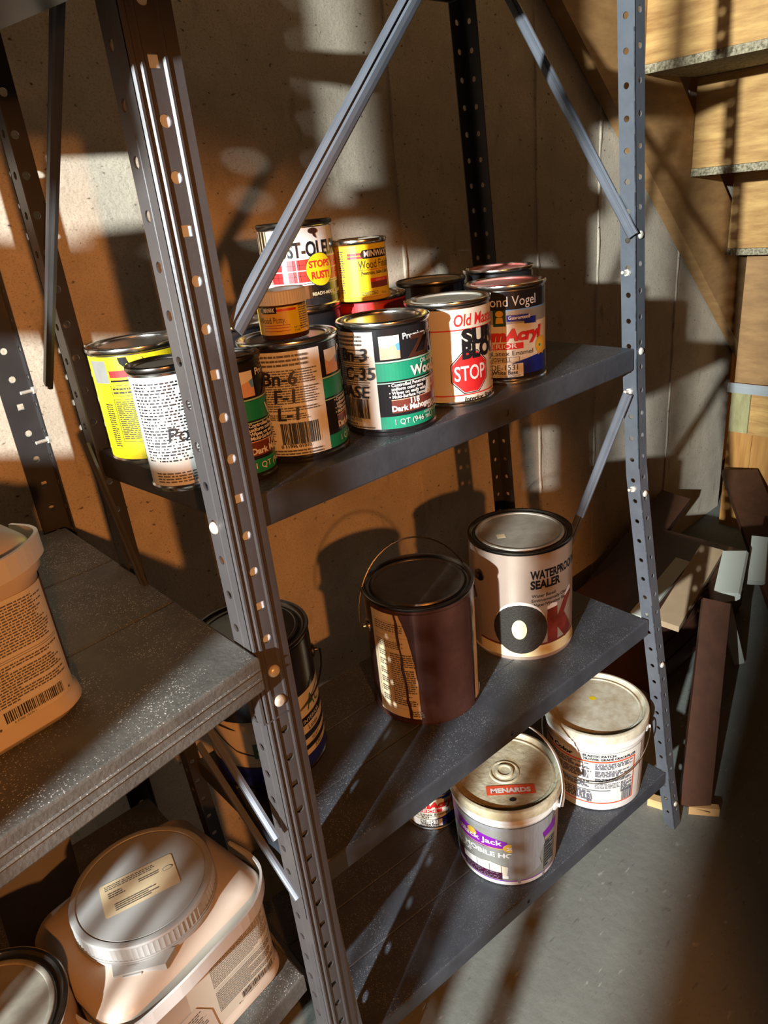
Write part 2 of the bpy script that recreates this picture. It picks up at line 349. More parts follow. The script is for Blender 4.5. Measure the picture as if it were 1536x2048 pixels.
# ------------------------------------------------------------------ label designs
def zar(edge, hand=None, hand_s=-.045):
    """wood stain can: white text panel left of `edge` degrees, black and green front to the right of it"""
    def f(p, r, h):
        e = edge * D2R * r; b0 = .008; t0 = h - .009; H = t0 - b0
        g = lambda q: b0 + q * H
        p.rect(e - .088, e, b0, t0, 'paper'); p.rect(e, e + .15, b0, t0, 'black')
        p.rect(e, e + .15, g(0), g(.13), 'green'); p.rect(e, e + .15, g(.50), g(.68), 'green'); p.rect(e, e + .15, g(.61), g(.63), 'green')
        p.rect(e, e + .15, g(.685), g(.70), 'pale_green'); p.rect(e, e + .15, g(.475), g(.485), 'pale_green')
        d = e - .014
        p.rect(d + .020, d + .042, g(.72), g(.95), 'skin_tone'); p.poly([(d + .020, g(.95)), (d + .020, g(.86)), (d + .026, g(.83)), (d + .037, g(.86)), (d + .042, g(.80)), (d + .042, g(.95))], 'white')
        p.poly([(d + .037, g(.86)), (d + .042, g(.88)), (d + .042, g(.80)), (d + .039, g(.80))], 'sky_blue')
        p.poly([(d + .072, g(.13)), (d + .074, g(.30)), (d + .080, g(.47)), (d + .125, g(.47)), (d + .125, g(.13))], 'mahogany')
        p.poly([(d + .070, g(.28)), (d + .075, g(.46)), (d + .084, g(.46)), (d + .082, g(.28))], 'white')
        p.rect(d + .028, d + .083, g(.165), g(.305), 'mahogany'); p.rect(d + .028, d + .083, g(.297), g(.305), 'skin_tone')
        p.text('Premium Quality', d + .046, g(.90), .0090, 'white', bold=.02)
        p.text('ZAR', d + .050, g(.715), .032, 'zar_brown', shear=.15, bold=.03)
        p.text('OIL-BASED', d + .066, g(.632), .0065, 'white', bold=.02)
        p.text('Wood Stain', d + .052, g(.525), .0150, 'white', bold=.035)
        for i, tx in enumerate(('Controlled Penetration ensures', 'uniform color tone', 'Wipes on easily with a cloth', 'Multi-Surface Formula')):
            p.text(('' if i == 1 else '\u2022 ') + tx, d + (.029 if i == 1 else .026), g(.440 - i * .040), .0050, 'white', bold=.03)
        p.text('118', d + .055, g(.248), .0085, 'white', align='c', bold=.04); p.text('Dark Mahogany', d + .055, g(.185), .0085, 'white', align='c', bold=.04)
        p.text('1 QT (946 mL)', d + .030, g(.045), .0085, 'white'); p.text('DANGER', d + .073, g(.145), .0075, 'white', bold=.02); p.text('HARMFUL OR FATAL IF SWALLOWED', d + .066, g(.10), .0045, 'white')
        p.lines(e - .066, e - .012, g(.86), g(.98), 3, rag=.05); p.lines(e - .068, e - .006, g(.44), g(.84), 17); p.lines(e - .060, e - .02, g(.36), g(.42), 3)
        p.lines(e - .076, e - .056, g(.12), g(.34), 9); p.barcode(e - .050, e - .012, g(.12), g(.33)); p.text('0 11996 01010', e - .052, g(.085), .005, 'ink')
        p.lines(e - .066, e - .006, g(.01), g(.07), 2)
        if hand:
            for i, (tx, ds, q) in enumerate(hand): p.text(tx, e + hand_s + ds, g(q), .0190, 'ink', bold=.018, shear=.12)
    return f
def d_oldmasters(p, r, h):
    p.rect(-.09, .11, .007, h - .009, 'cream')
    p.rect(-.09, .11, h - .0335, h - .0320, 'red'); p.rect(-.09, .11, .0140, .0155, 'red')
    p.text('Old Masters', .006, h - .0285, .0190, 'red', width=.072, bold=.02, shear=.15)
    for R_, m in ((.0275, 'black'), (.0262, 'white'), (.0256, 'red')):
        p.poly([(.0245 + R_ * math.cos(PI / 8 + i * PI / 4),   .0415 + R_ * math.sin(PI / 8 + i * PI / 4)) for i in range(8)], m)
    p.text('SURE', .014, .0750, .0245, 'black', width=.066, bold=.06); p.text('BLOCK', .014, .0590, .0245, 'black', width=.078, bold=.06)
    p.text('STOP', .0245, .0325, .0250, 'white', width=.042, align='c', bold=.012)
    p.text('STAIN', .060, .0500, .0085, 'black', bold=.03)
    for i in range(5): p.rect(.062, .0635, .044 - i * .005, .0455 - i * .005, 'black', same=True)
    p.lines(.066, .085, .022, .047, 7)
    p.text('Interior Stain Blocker', .014, .0062, .0085, 'black', bold=.02, shear=.2)
def d_vogel(flat=False):
    def f(p, r, h):
        b0 = .007; t0 = h - .008; H = t0 - b0; g = lambda q: b0 + q * H
        p.rect(-.085, .085, b0, t0, 'cream'); p.rect(-.085, .085, g(.80), t0, 'black'); p.rect(-.085, .085, g(.79), g(.80), 'sky_blue')
        p.rect(-.085, .085, g(.64), g(.79), 'silver_grey'); p.rect(-.085, .085, b0, g(.055), 'black')
        p.poly([(-.002, g(.055)), (.070, g(.055)), (.070, g(.27)), (.04, g(.25)), (.020, g(.22)), (-.002, g(.17))], 'blue')
        p.rect(-.085, -.01, g(.05), g(.17), 'black'); p.rect(-.050, .0215, g(.03), g(.185), 'paper')
        p.text('Diamond Vogel', -.052, g(.84), .0175, 'white', width=.094)
        p.rect(-.016, .0, g(.62), g(.80), 'dark_green'); p.disc(-.008, g(.76), .005, .004, 'gold'); p.poly([(-.012, g(.72)), (-.004, g(.72)), (-.003, g(.655)), (-.013, g(.655))], 'gold')
        p.poly([(.001, g(.74)), (.030, g(.735)), (.030, g(.70)), (.042, g(.70)), (.042, g(.62)), (.024, g(.63)), (.024, g(.66)), (.001, g(.67))], 'blue'); p.text('Guaranteed', .003, g(.69), .0062, 'white', bold=.02)
        p.text('PermAcryl', -.052, g(.455), .0205, 'deep_red', width=.104, bold=.06, shear=.2)
        p.text('PermAcryl', -.052, g(.455), .0205, 'red', width=.104, bold=.035, shear=.2)
        p.rect(-.040, .022, g(.355), g(.425), 'red'); p.text('INTERIOR', -.0385, g(.368), .0085, 'white', width=.052, bold=.01)
        p.text('Acrylic Latex Enamel', -.052, g(.285), .0085, 'ink', width=.088)
        p.frame(-.032, .0165, g(.205), g(.265), .0005, 'ink'); p.text('FLAT' if flat else 'EGGSHELL', -.010, g(.218), .0068, 'ink', align='c')
        p.text('DE-1531', -.020, g(.115), .0105, 'ink', width=.034); p.text('White Base', -.020, g(.065), .0078, 'ink', width=.034, bold=.02); p.lines(-.022, .018, g(.035), g(.058), 2)
        p.poly([(.046, g(.24)), (.051, g(.27)), (.055, g(.24)), (.060, g(.33)), (.043, g(.33))], 'gold'); p.disc(.0505, g(.36), .0105, .0115, 'gold'); p.disc(.0505, g(.36), .0075, .0082, 'amber'); p.disc(.048, g(.355), .002, .002, 'green')
    return f
def d_rust(p, r, h):
    p.rect(-.085, .10, .006, h - .008, 'white'); p.rect(-.085, .10, .006, .014, 'black'); p.rect(-.085, .10, .014, .030, 'tin_dark')
    p.rect(-.03, .09, .0315, .0322, 'ink')
    p.rect(-.052, -.022, .034, .0605, 'red'); p.rect(-.0150, .085, .034, .0605, 'red'); p.rect(-.022, -.0150, .034, .066, 'sky_blue'); p.rect(-.0215, -.0155, .034, .066, 'white')
    for x in (-.044, -.036, -.029, -.008, .0, .047, .056, .064): p.rect(x, x + .0005, .034, .0605, 'black', same=True)
    for z_ in (.041, .054): p.rect(-.052, .085, z_, z_ + .0005, 'black', same=True)
    p.k += 1
    for x in (-.040, -.004, .052, .068): p.rect(x, x + .0012, .034, .0605, 'white', same=True)
    p.rect(-.052, .085, .0470, .0482, 'white')
    p.text('RUST-OLEUM', -.034, .0635, .0240, 'black', width=.098, bold=.03)
    p.disc(.0265, .047, .0195, .0200, 'ink'); p.disc(.0265, .047, .0188, .0193, 'yellow')
    p.text('STOPS', .0265, .0500, .0110, 'red', width=.030, align='c', bold=.04); p.text('RUST!', .0265, .0365, .0120, 'red', width=.026, align='c', bold=.04)
    p.text('READY-MIXED ALUMINUM', .012, .0170, .0055, 'paper_tan', bold=.02)
    p.disc(.022, .092, .0065, .0035, 'dried_brown', 12); p.poly([(.020, .092), (.024, .092), (.026, .083), (.022, .086)], 'dried_brown')
    p.rect(-.075, -.040, .034, h - .008, 'tin')
    for x in (-.066, -.058, -.050, -.043): p.rect(x, x + .0025, .034, h - .008, 'paper_tan', same=True)
def banner(p, s, h, w_, t, txt, m='black'):
    p.poly([(s - .003, h + t / 2), (s, h), (s + w_, h), (s + w_, h + t), (s, h + t)], m); p.text(txt, s + .002, h + t * .22, t * .95, 'white', width=w_ - .004, bold=.03)
def d_minwax(p, r, h):
    p.rect(-.055, .058, .005, h - .007, 'yellow'); p.rect(-.055, -.012, .005, h - .007, 'amber')
    p.lines(-.032, -.022, .030, h - .012, 12); p.lines(-.032, -.024, .010, .028, 6)
    p.rect(-.016, .004, .0560, .0590, 'red'); p.rect(-.016, .004, .0520, .0545, 'deep_red'); p.rect(-.016, .004, .0545, .0550, 'ink')
    banner(p, .0035, .0515, .040, .0105, 'MINWAX')
    p.text('Wood Finish', -.003, .0395, .0145, 'ink', width=.048); p.rect(-.002, .044, .0375, .0381, 'red')
    p.text('Penetrates, Stains & Seals', .0, .0320, .0066, 'ink', width=.042, bold=.01, shear=.1)
    p.rect(.011, .040, .0150, .0270, 'mahogany'); p.rect(.011, .040, .0225, .0270, 'red'); p.text('CHERRY 235', .0255, .0235, .0028, 'white', align='c')
    p.lines(-.002, .022, .0065, .0115, 3); p.text('8 oz', .026, .0065, .0045, 'ink')
def d_putty(p, r, h):
    p.rect(-.045, .048, .005, .0315, 'yellow'); p.rect(-.045, .004, .005, .0315, 'amber')
    p.rect(-.008, .014, .0275, .0298, 'red'); banner(p, -.022, .0258, .016, .0062, 'MINWAX')
    p.text('Wood Putty.', -.027, .0165, .0085, 'ink', width=.029)
    for z_ in (.0140, .0115, .0085): p.rect(-.022, .006, z_, z_ + .0007, 'deep_red', same=True)
    p.lines(.0165, .030, .008, .032, 11, word=.003); p.text('NET WT', .0095, .0100, .0026, 'ink'); p.text('3.75 oz (106g)', .0095, .0072, .0026, 'ink', width=.006)
def d_yellow(p, r, h):
    p.rect(-.085, .085, .006, h - .008, 'yellow')
    p.rect(-.036, .05, h - .030, h - .0225, 'red'); p.rect(-.036, .05, h - .0345, h - .0325, 'black'); p.rect(-.062, -.038, h - .036, h - .012, 'silver_grey')
    p.frame(-.038, .020, h - .050, h - .038, .0006, 'ink'); p.lines(-.036, .016, h - .048, h - .040, 2, 'ink')
    p.frame(-.038, .022, .026, h - .053, .0006, 'ink'); p.lines(-.036, .018, .029, h - .055, 20, 'ink', word=.006, rag=.08)
    p.lines(-.052, -.041, .020, h - .058, 20, 'ink', word=.005); p.lines(-.010, .018, .014, .021, 3)
    p.poly([(-.022, h - .009), (-.013, h - .009), (-.011, h - .017), (-.014, h - .015), (-.017, h - .019), (-.021, h - .015)], 'black')
    for i in range(9): s_ = -.008 + random.random() * .010; z_ = h - .012 - random.random() * .035; p.disc(s_, z_, .001 + .003 * random.random(), .002 + .003 * random.random(), 'amber', 9)
def d_po(p, r, h):
    p.rect(-.085, .085, .006, h - .009, 'paper')
    p.lines(-.036, .05, .030, h - .014, 26, 'ink', word=.006, rag=.03); p.lines(-.030, .05, .0085, .020, 4, word=.006)
    p.lines(-.058, -.045, .020, h - .020, 30, word=.008)
    p.text('Pot', -.009, .050, .020, 'ink', bold=.002, shear=.15)
    for i in range(7): p.disc(.012 + .006 * random.random(), .022 + .008 * random.random(), .001 + .002 * random.random(), .001 + .002 * random.random(), 'mahogany', 8)
def d_ok(p, r, h):
    H = h - .014; g = lambda q: .006 + q * H
    p.rect(-.080, .150, g(0), g(1), 'tan_metal'); p.rect(-.080, .150, g(0), g(.105), 'pale_yellow'); p.rect(-.080, .150, g(.105), g(.125), 'mahogany')
    p.text('WATERPROOFING', .0155, g(.78), .0210, 'black', width=.118, bold=.045); p.text('SEALER', .0155, g(.685), .0210, 'black', width=.056, bold=.045)
    for i, tx in enumerate(('Water Based', 'Environmentally Clean', 'Water/Weather Repellent')): p.text(tx, .017, g(.60 - i * .045), .0082, 'ink', bold=.02)
    p.disc(-.002, g(.315), .044, .048, 'white'); p.disc(-.002, g(.285), .046, .048, 'asphalt'); p.disc(-.004, g(.285), .0125, .0190, 'pale_yellow')
    K = [(.044, .12), (.044, .46), (.064, .47), (.064, .36), (.082, .52), (.104, .56), (.080, .37), (.104, .16), (.084, .10), (.064, .25), (.064, .115)]
    p.poly([(.044, g(.44)), (.044, g(.49)), (.054, g(.515)), (.064, g(.50)), (.064, g(.44))], 'white'); p.poly([(.078, g(.48)), (.086, g(.56)), (.100, g(.60)), (.104, g(.55))], 'white')
    p._add([(a, g(b)) for a, b in K], [(0, 1, 2, 3, 9, 10), (3, 4, 5, 6), (3, 6, 9), (9, 6, 7, 8)], 'rust_red')
def d_brown(p, r, h):
    g = lambda q: .006 + q * (h - .014)
    p.rect(-.086, -.012, g(.02), g(.97), 'paper_tan')
    p.frame(-.080, -.020, g(.80), g(.90), .0005, 'fine_print'); p.lines(-.078, -.024, g(.81), g(.89), 4, 'fine_print', word=.006)
    p.frame(-.080, -.012, g(.10), g(.77), .0005, 'fine_print'); p.lines(-.078, -.030, g(.66), g(.73), 4); p.rect(-.056, -.0555, g(.14), g(.64), 'fine_print')
    for i in range(6): p.lines(-.075, -.059, g(.57 - i * .085), g(.63 - i * .085), 3); 
    p.lines(-.053, -.014, g(.14), g(.63), 24, word=.006); p.lines(-.030, -.006, g(.04), g(.10), 3)
    e = [(-.034, .985), (-.028, .90), (-.022, .78), (-.018, .66), (-.0145, .52), (-.0135, .42), (-.009, .30), (-.004, .18), (.002, .08), (.004, .0)]
    for i in range(len(e) - 1):
        (a, qa), (b, qb) = e[i], e[i + 1]; p.poly([(b, g(qb)), (.085, g(qb)), (.085, g(qa)), (a, g(qa))], 'dried_brown')
    p.k -= len(e) - 2
    for i in range(10):
        q = 1 - i / 10; wob = lambda q: -.0385 + (.93 - q) * .013 + .0012 * math.sin(q * 23); wd = .0013 + .0010 * abs(math.sin(q * 9))
        p.poly([(wob(q - .1) - wd, g(max(q - .1, 0))), (wob(q - .1) + wd, g(max(q - .1, 0))), (wob(q) + wd, g(q)), (wob(q) - wd, g(q))], 'dried_brown')
    p.poly([(.088, g(.02)), (.102, g(.02)), (.105, g(.9)), (.098, g(.95)), (.092, g(.5))], 'paper_tan')
def d_bluecan(p, r, h):
    g = lambda q: .006 + q * (h - .014)
    p.rect(-.13, .13, g(0), g(.16), 'blue'); p.rect(-.13, .02, g(.16), g(.56), 'paper_tan'); p.rect(-.13, .13, g(.56), g(1), 'black')
    p.rect(.02, .13, g(.10), g(.62), 'cream'); p.rect(-.13, .13, g(.155), g(.168), 'ink')
    p.poly([(-.10, g(.50)), (-.05, g(.30)), (.0, g(.225)), (.03, g(.225)), (.03, g(.238)), (.0, g(.238)), (-.05, g(.315)), (-.095, g(.50))], 'ink')
    p.poly([(-.02, g(.235)), (-.004, g(.20)), (-.006, g(.17)), (.03, g(.17)), (.03, g(.225))], 'cream')
    p.text('P', -.026, g(.25), .034, 'letter_green', bold=.03); p.text('Ac', .064, g(.46), .034, 'letter_green', width=.032)
    for i, (a, b) in enumerate(((.36, .43), (.24, .29), (.15, .19))): p.rect(.05, .13, g(a), g(b), 'black')
    p.text('INTERIOR', .052, g(.375), .0085, 'white', width=.040); p.text('Latex', .060, g(.305), .011, 'ink'); p.text('FLAT', .064, g(.20), .008, 'ink'); p.text('5301', .068, g(.115), .010, 'ink')
def d_black(p, r, h):
    p.rect(-.09, .09, .006, h - .009, 'black'); p.text('H', .018, h - .05, .022, 'tin_dark', bold=-.01)
def d_redcan(p, r, h):
    p.rect(-.09, .09, .006, h - .022, 'deep_red'); p.rect(-.09, .09, h - .022, h - .010, 'red')
# ------------------------------------------------------------------ the room
WY = .56
st = 'structure'
m = MB(); m.box((-1.6, WY, FZ), (2.46, WY + .2, 1.15)); tag(m.build('wall_back', 'concrete_wall'), kind=st)
m = MB(); m.box((-1.6, -2.6, FZ - .08), (3.2, WY + .2, FZ)); tag(m.build('floor', 'concrete_floor'), kind=st)
def seam(x, k):
    b = MB(); n = 60; z0 = FZ; z1 = 1.1; rows = []
    for i in range(n + 1):
        z = lerp(z0, z1, i / n); a = .0016 + .0012 * abs(math.sin(i * 1.7 + k)) ; d = .0015 + .003 * abs(math.sin(i * .9 + k * 2)); x_ = x + .0012 * math.sin(i * .8 + k)
        rows.append([(x_ - a - .002, WY + .0005, z), (x_ - a, WY - d, z), (x_ + a, WY - d, z), (x_ + a + .002, WY + .0005, z)])
    b.quadgrid(rows); o = b.build('trim_%d' % k, 'concrete_wall'); tag(o, kind=st)
for i, x in enumerate((-.58, -.12, .335, .795, 1.25, 1.52, 1.98)): seam(x, i + 1)
# timber wall at the right (seen edge: vertical boards, a beam above them, a galvanised angle on top)
RX = 2.30
tw = MB(); tw.box((RX + .022, -1.2, FZ), (RX + .06, WY - .072, .9)); tag(tw.build('wall_right', 'wood_stringer'), kind=st)
wr = bpy.data.objects['wall_right']
y = WY - .075
for i, wd in enumerate((.088, .088, .088, .088, .088)):
    b = MB(); b.box((RX - .002 * (i % 2), y - wd + .002, FZ), (RX + .022, y, -1.0)); b.build('plank', 'wood_vertical', wr); y -= wd
b = MB(); b.box((RX - .012, WY - .145, -1.0), (RX + .022, WY - .080, -.852)); b.build('beam_end', 'wood_green', wr)
b = MB(); b.box((RX - .004, -.4, -1.005), (RX + .022, WY - .146, -.858)); b.build('beam', 'wood_gold', wr)
b = MB(); b.box((RX - .030, -.4, -.850), (RX + .02, WY - .072, -.846)); b.box((RX - .034, -.4, -.850), (RX - .030, WY - .072, -.815)); b.box((RX - .036, -.4, -.834), (RX - .034, WY - .072, -.828)); b.build('steel_angle', 'galvanised', wr)
b = MB(); b.box((RX - .03, -.06, FZ), (RX - .002, .17, -1.0)); b.build('plank', 'wood_green', wr)
# stairs running down to the right, seen from behind
stair = empty('staircase', (1.62, .52, FZ), 'wooden staircase seen from behind, golden riser boards stepping down right of the shelving', 'staircase')
def lp(o): return Vector(o) - Vector((1.62, .52, FZ))
X0, Z0, RUN, RISE = 1.645, .137, .290, .250
b = MB()
def strz(x): return Z0 - (x - X0) * RISE / RUN
pts = []
xa, xb = .62, 2.62
for x, dz in ((xa, -.20), (xb, -.20), (xb, .14), (xa, .14)): pts.append((x, strz(x) + dz))
for sgn in (0,):
    v = [lp((x, WY - .045, z)) for x, z in pts] + [lp((x, WY - .007, z)) for x, z in pts]
    b.v += v; b.f += [(0, 1, 2, 3), (7, 6, 5, 4), (0, 4, 5, 1), (1, 5, 6, 2), (2, 6, 7, 3), (3, 7, 4, 0)]; b.m += [0] * 6
b.build('stringer', 'wood_stringer', stair)
for k in range(-3, 4):
    x = X0 + k * RUN; z = Z0 - k * RISE
    if z < -.9: continue
    b = MB(); b.box(lp((x, -.42, z + .001)), lp((x + .019, WY - .046, z + RISE - .021))); b.build('riser', 'wood_gold', stair)
    b = MB(); b.box(lp((x - .004, -.42, z - .020)), lp((x + RUN + .045, WY - .046, z))); b.build('tread', 'chipboard', stair)
# ------------------------------------------------------------------ shelving units
P_ = .0381
def zpath(path):
    def f(z):
        if z >= path[0][2]: a, b_ = path[0], path[1]
        else:
            for a, b_ in zip(path, path[1:]):
                if z >= b_[2]: break
        t = (z - a[2]) / (b_[2] - a[2]); return Vector((lerp(a[0], b_[0], t), lerp(a[1], b_[1], t), z))
    return f
def flange(mb, pf, e, nrm, w0, wc, z_first, ztop, zbot, t, shapes, rh, w_in=0.0):
    """perforated strip; e along width, nrm toward its back; holes centred at wc, first hole z_first"""
    e = Vector(e); nrm = Vector(nrm)
    i0 = math.ceil((z_first - ztop) / P_)
    edges = []; z = z_first + P_ / 2 - i0 * P_
    zs = [ztop]
    cells = []
    n = i0
    while True:
        zc = z_first - n * P_; a = zc + P_ / 2; b_ = zc - P_ / 2
        if b_ < zbot: break
        if a <= ztop + 1e-6: cells.append((a, b_, zc, n))
        n += 1
    if cells[0][0] < ztop - 1e-5: cells.insert(0, (ztop, cells[0][0], None, 0))
    if cells[-1][1] > zbot + 1e-5: cells.append((cells[-1][1], zbot, None, 0))
    W0, W1 = w_in, w0
    for (a, b_, zc, n) in cells:
        def P3(u, z_, back): return pf(z_) + e * u + nrm * (t if back else 0)
        if zc is None:
            for back in (0, 1):
                q = [P3(W0, a, back), P3(W1, a, back), P3(W1, b_, back), P3(W0, b_, back)]; mb.poly(q if back else q[::-1])
        else:
            sq = shapes(n); angs = sorted([2 * PI * i / 12 for i in range(12)] + [math.atan2(sy, sx) % (2 * PI) for sx, sy in ((W1 - wc, a - zc), (W0 - wc, a - zc), (W0 - wc, b_ - zc), (W1 - wc, b_ - zc))])
            if sq: angs = sorted(angs + [PI / 4, 3 * PI / 4, 5 * PI / 4, 7 * PI / 4])
            inn = []; out = []
            for q in angs:
                c, s_ = math.cos(q), math.sin(q)
                ri = rh * .92 / max(abs(c), abs(s_)) if sq else rh
                T = 1e9
                if c > 1e-9: T = min(T, (W1 - wc) / c)
                if c < -1e-9: T = min(T, (W0 - wc) / c)
                if s_ > 1e-9: T = min(T, (a - zc) / s_)
                if s_ < -1e-9: T = min(T, (b_ - zc) / s_)
                inn.append((wc + ri * c, zc + ri * s_)); out.append((wc + T * c, zc + T * s_))
            k = len(mb.v); N_ = len(angs)
            for back in (0, 1):
                for u, z_ in out: mb.v.append(P3(u, z_, back))
                for u, z_ in inn: mb.v.append(P3(u, z_, back))
            for j in range(N_):
                l = (j + 1) % N_
                mb.f += [(k + j, k + l, k + N_ + l, k + N_ + j), (k + 2 * N_ + j, k + 3 * N_ + j, k + 3 * N_ + l, k + 2 * N_ + l), (k + N_ + j, k + N_ + l, k + 3 * N_ + l, k + 3 * N_ + j)]; mb.m += [0] * 3
        for u in (W0, W1): mb.poly([P3(u, a, 0), P3(u, b_, 0), P3(u, b_, 1), P3(u, a, 1)])
def rib(mb, pf, e, nrm, u, ztop, zbot, wd=.0026, ht=.0018, n=14):
    e = Vector(e); nrm = Vector(nrm); rows = []
    for i in range(n + 1):
        z = lerp(ztop, zbot, i / n); c = pf(z); rows.append([c + e * (u - wd), c + e * (u - wd * .4) - nrm * ht, c + e * (u + wd * .4) - nrm * ht, c + e * (u + wd)])
    mb.quadgrid(rows)
def post(unit, path, ex, ey, zx, zy, ztop, zbot, w_x, w_y, cx, cy, mname, ribbed, rh=.0042, seg=None):
    """L angle: one flange along +-X (ex), one along +-Y (ey)"""
    pf = zpath(path); mb = MB(); t = .0018
    sh = (lambda n: n % 3 == 0) if ribbed else (lambda n: False)
    flange(mb, pf, (ex, 0, 0), (0, ey, 0), w_x, cx, zx, ztop, zbot, t, sh, rh)
    flange(mb, pf, (0, ey, 0), (ex, 0, 0), w_y, cy, zy, ztop, zbot, t, lambda n: False, rh * .95)
    if ribbed:
        for u in (.0025, .0095, .0285): rib(mb, pf, (ex, 0, 0), (0, ey, 0), u, ztop, zbot)
        rib(mb, pf, (0, ey, 0), (ex, 0, 0), .0150, ztop, zbot, .0012, .0005)
    o = mb.build('post', mname, unit); return o, pf
def bolt(parent, c, nrm, r=.0062, ht=.0035, name='bolt'):
    m = MB(); c = Vector(c); nrm = Vector(nrm).normalized(); u = nrm.orthogonal().normalized(); v = nrm.cross(u); n = 14
    rings = [(r, 0), (r * .95, ht * .45), (r * .7, ht * .85), (r * .35, ht)]
    for rr, d in rings:
        for j in range(n): q = 2 * PI * j / n; m.v.append(c + nrm * d + (u * math.cos(q) + v * math.sin(q)) * rr)
    for i in range(3):
        for j in range(n): m.f.append((i * n + j, i * n + (j + 1) % n, (i + 1) * n + (j + 1) % n, (i + 1) * n + j)); m.m.append(0)
    m.f.append(tuple(3 * n + j for j in range(n))); m.m.append(0)
    s = Vector((.3, .2, 1)).normalized(); s = (s - nrm * s.dot(nrm)).normalized(); q = nrm.cross(s)
    m2 = len(m.v)
    o = m.build(name, 'bolt_steel', parent, True)
    g = MB(); g.hexa([c + nrm * (ht * .93) + s * a + q * b_ for a, b_ in ((-r * .6, -.0006), (r * .6, -.0006), (r * .6, .0006), (-r * .6, .0006))] + [c + nrm * (ht * 1.04) + s * a + q * b_ for a, b_ in ((-r * .6, -.0006), (r * .6, -.0006), (r * .6, .0006), (-r * .6, .0006))])
    k = len(o.data.vertices)
    return o
def studbolt(parent, c, nrm, L_=.014):
    m = MB(); c = Vector(c); nrm = Vector(nrm).normalized(); m.tube([c, c + nrm * .004], .0052, 6); m.tube([c + nrm * .004, c + nrm * L_], .0024, 8); return m.build('bolt', 'bolt_steel', parent)
def shelf(unit, FL, FR, BR, BL, z, lip, mname, ribs=2, hole=None, hem=.006, chamfer=0):
    m = MB(); c = [Vector((*q, z)) for q in (FL, FR, BR, BL)]; cen = sum(c, Vector()) / 4
    def ins(d, dz):
        out = []
        for i in range(4):
            a = (c[(i + 1) % 4] - c[i]).normalized(); b_ = (c[i - 1] - c[i]).normalized(); out.append(c[i] + (a + b_) * d + Vector((0, 0, dz)))
        return out
    rings = [ins(.0025, 0), ins(.0006, -.0008), ins(0, -.003), ins(0, -lip + .002), ins(.0012, -lip), ins(hem, -lip), ins(hem, -lip + .0012), ins(.0022, -lip + .0015), ins(.0018, -.0035)]
    t = rings[0]; n = 3
    # top plate in strips with shallow crease lines along its length
    rows = []; us = [0]
    for i in range(1, ribs + 1): u = i / (ribs + 1); us += [u - .006, u, u + .006]
    us.append(1)
    for j, u in enumerate(us):
        dz = -.0014 if (0 < j < len(us) - 1 and j % 3 == 2) else 0
        rows.append([t[0].lerp(t[3], u) + Vector((0, 0, dz)), t[1].lerp(t[2], u) + Vector((0, 0, dz))])
    m.quadgrid(rows)
    hs = hole or []
    for a, b_ in zip(rings, rings[1:]):
        for i in range(4):
            j = (i + 1) % 4
            if hs and i == 0 and a is rings[2]:
                continue
            m.poly([a[i], b_[i], b_[j], a[j]])
    bt = ins(.0018, -.0035); m.poly([bt[0], bt[3], bt[2], bt[1]])
    if hs:                                        # front lip face with punched holes
        a, b_ = rings[2], rings[3]; A0, A1, B0, B1 = a[0], a[1], b_[0], b_[1]; Lx = (A1 - A0).length; Hh = (A0 - B0).length
        e = (A1 - A0) / Lx; dn = (B0 - A0) / Hh; xs = [0]
        for hx in hs: xs += [hx * Lx - .012, hx * Lx + .012]
        xs.append(Lx)
        for i in range(len(xs) - 1):
            x0, x1 = xs[i], xs[i + 1]
            if i % 2 == 0: m.poly([A0 + e * x0, A0 + e * x0 + dn * Hh, A0 + e * x1 + dn * Hh, A0 + e * x1])
            else:
                cc = A0 + e * (x0 + x1) / 2 + dn * Hh * .55; N_ = 16; inn = []; out = []
                angs = sorted([2 * PI * q / 12 for q in range(12)] + [math.atan2(sy, sx) % (2 * PI) for sx, sy in ((.012, Hh * .45), (-.012, Hh * .45), (-.012, -Hh * .55), (.012, -Hh * .55))])
                for q in angs:
                    cx_, s_ = math.cos(q), math.sin(q); T = 1e9
                    if abs(cx_) > 1e-9: T = min(T, .012 / abs(cx_))
                    if s_ > 1e-9: T = min(T, Hh * .45 / s_)
                    if s_ < -1e-9: T = min(T, Hh * .55 / -s_)
                    inn.append(cc + e * .0036 * cx_ + dn * .0046 * s_); out.append(cc + e * T * cx_ + dn * T * s_)
                for q in range(len(angs)):
                    l = (q + 1) % len(angs); m.poly([out[q], out[l], inn[l], inn[q]][::-1])
    o = m.build('shelf', mname, unit); return o
def channel(unit, a, b_, side, face, w_=.016, d=.006, mname='brace_steel', name='brace'):
    """rolled brace bar: rounded face toward `face`"""
    h = w_ / 2; prof = [(-h, 0), (-h, d * .55), (-h * .7, d * .9), (-h * .45, d * .6), (-h * .25, d), (h * .25, d), (h * .7, d * .9), (h, d * .55), (h, 0), (h * .8, 0), (h * .6, d * .5), (-h * .6, d * .5), (-h * .8, 0)]
    dv = (Vector(b_) - Vector(a)).normalized(); u = (Vector(side) - dv * dv.dot(Vector(side))).normalized(); n = dv.cross(u)
    if n.dot(Vector(face)) < 0: prof = [(x, -y_) for x, y_ in prof][::-1]
    m = MB(); m.beam(a, b_, prof, side); o = m.build(name, mname, unit)
    return o
ZT = .42
RU = empty('shelving_unit', (.4, .15, FZ), 'slate grey steel shelving unit holding the paint cans, right of the dusty unit', 'shelving')
LU = empty('shelving_unit', (-.4, .25, FZ), 'dusty brown-grey steel shelving unit in the left foreground holding the white tubs', 'shelving')
for U in (RU, LU): pass
OFF = {RU: Vector((.4, .15, FZ)), LU: Vector((-.4, .25, FZ))}
# everything of a unit is modelled in room coordinates; children get shifted back by the unit's own place
s1, s2, s3 = -.348, -.848, -1.22
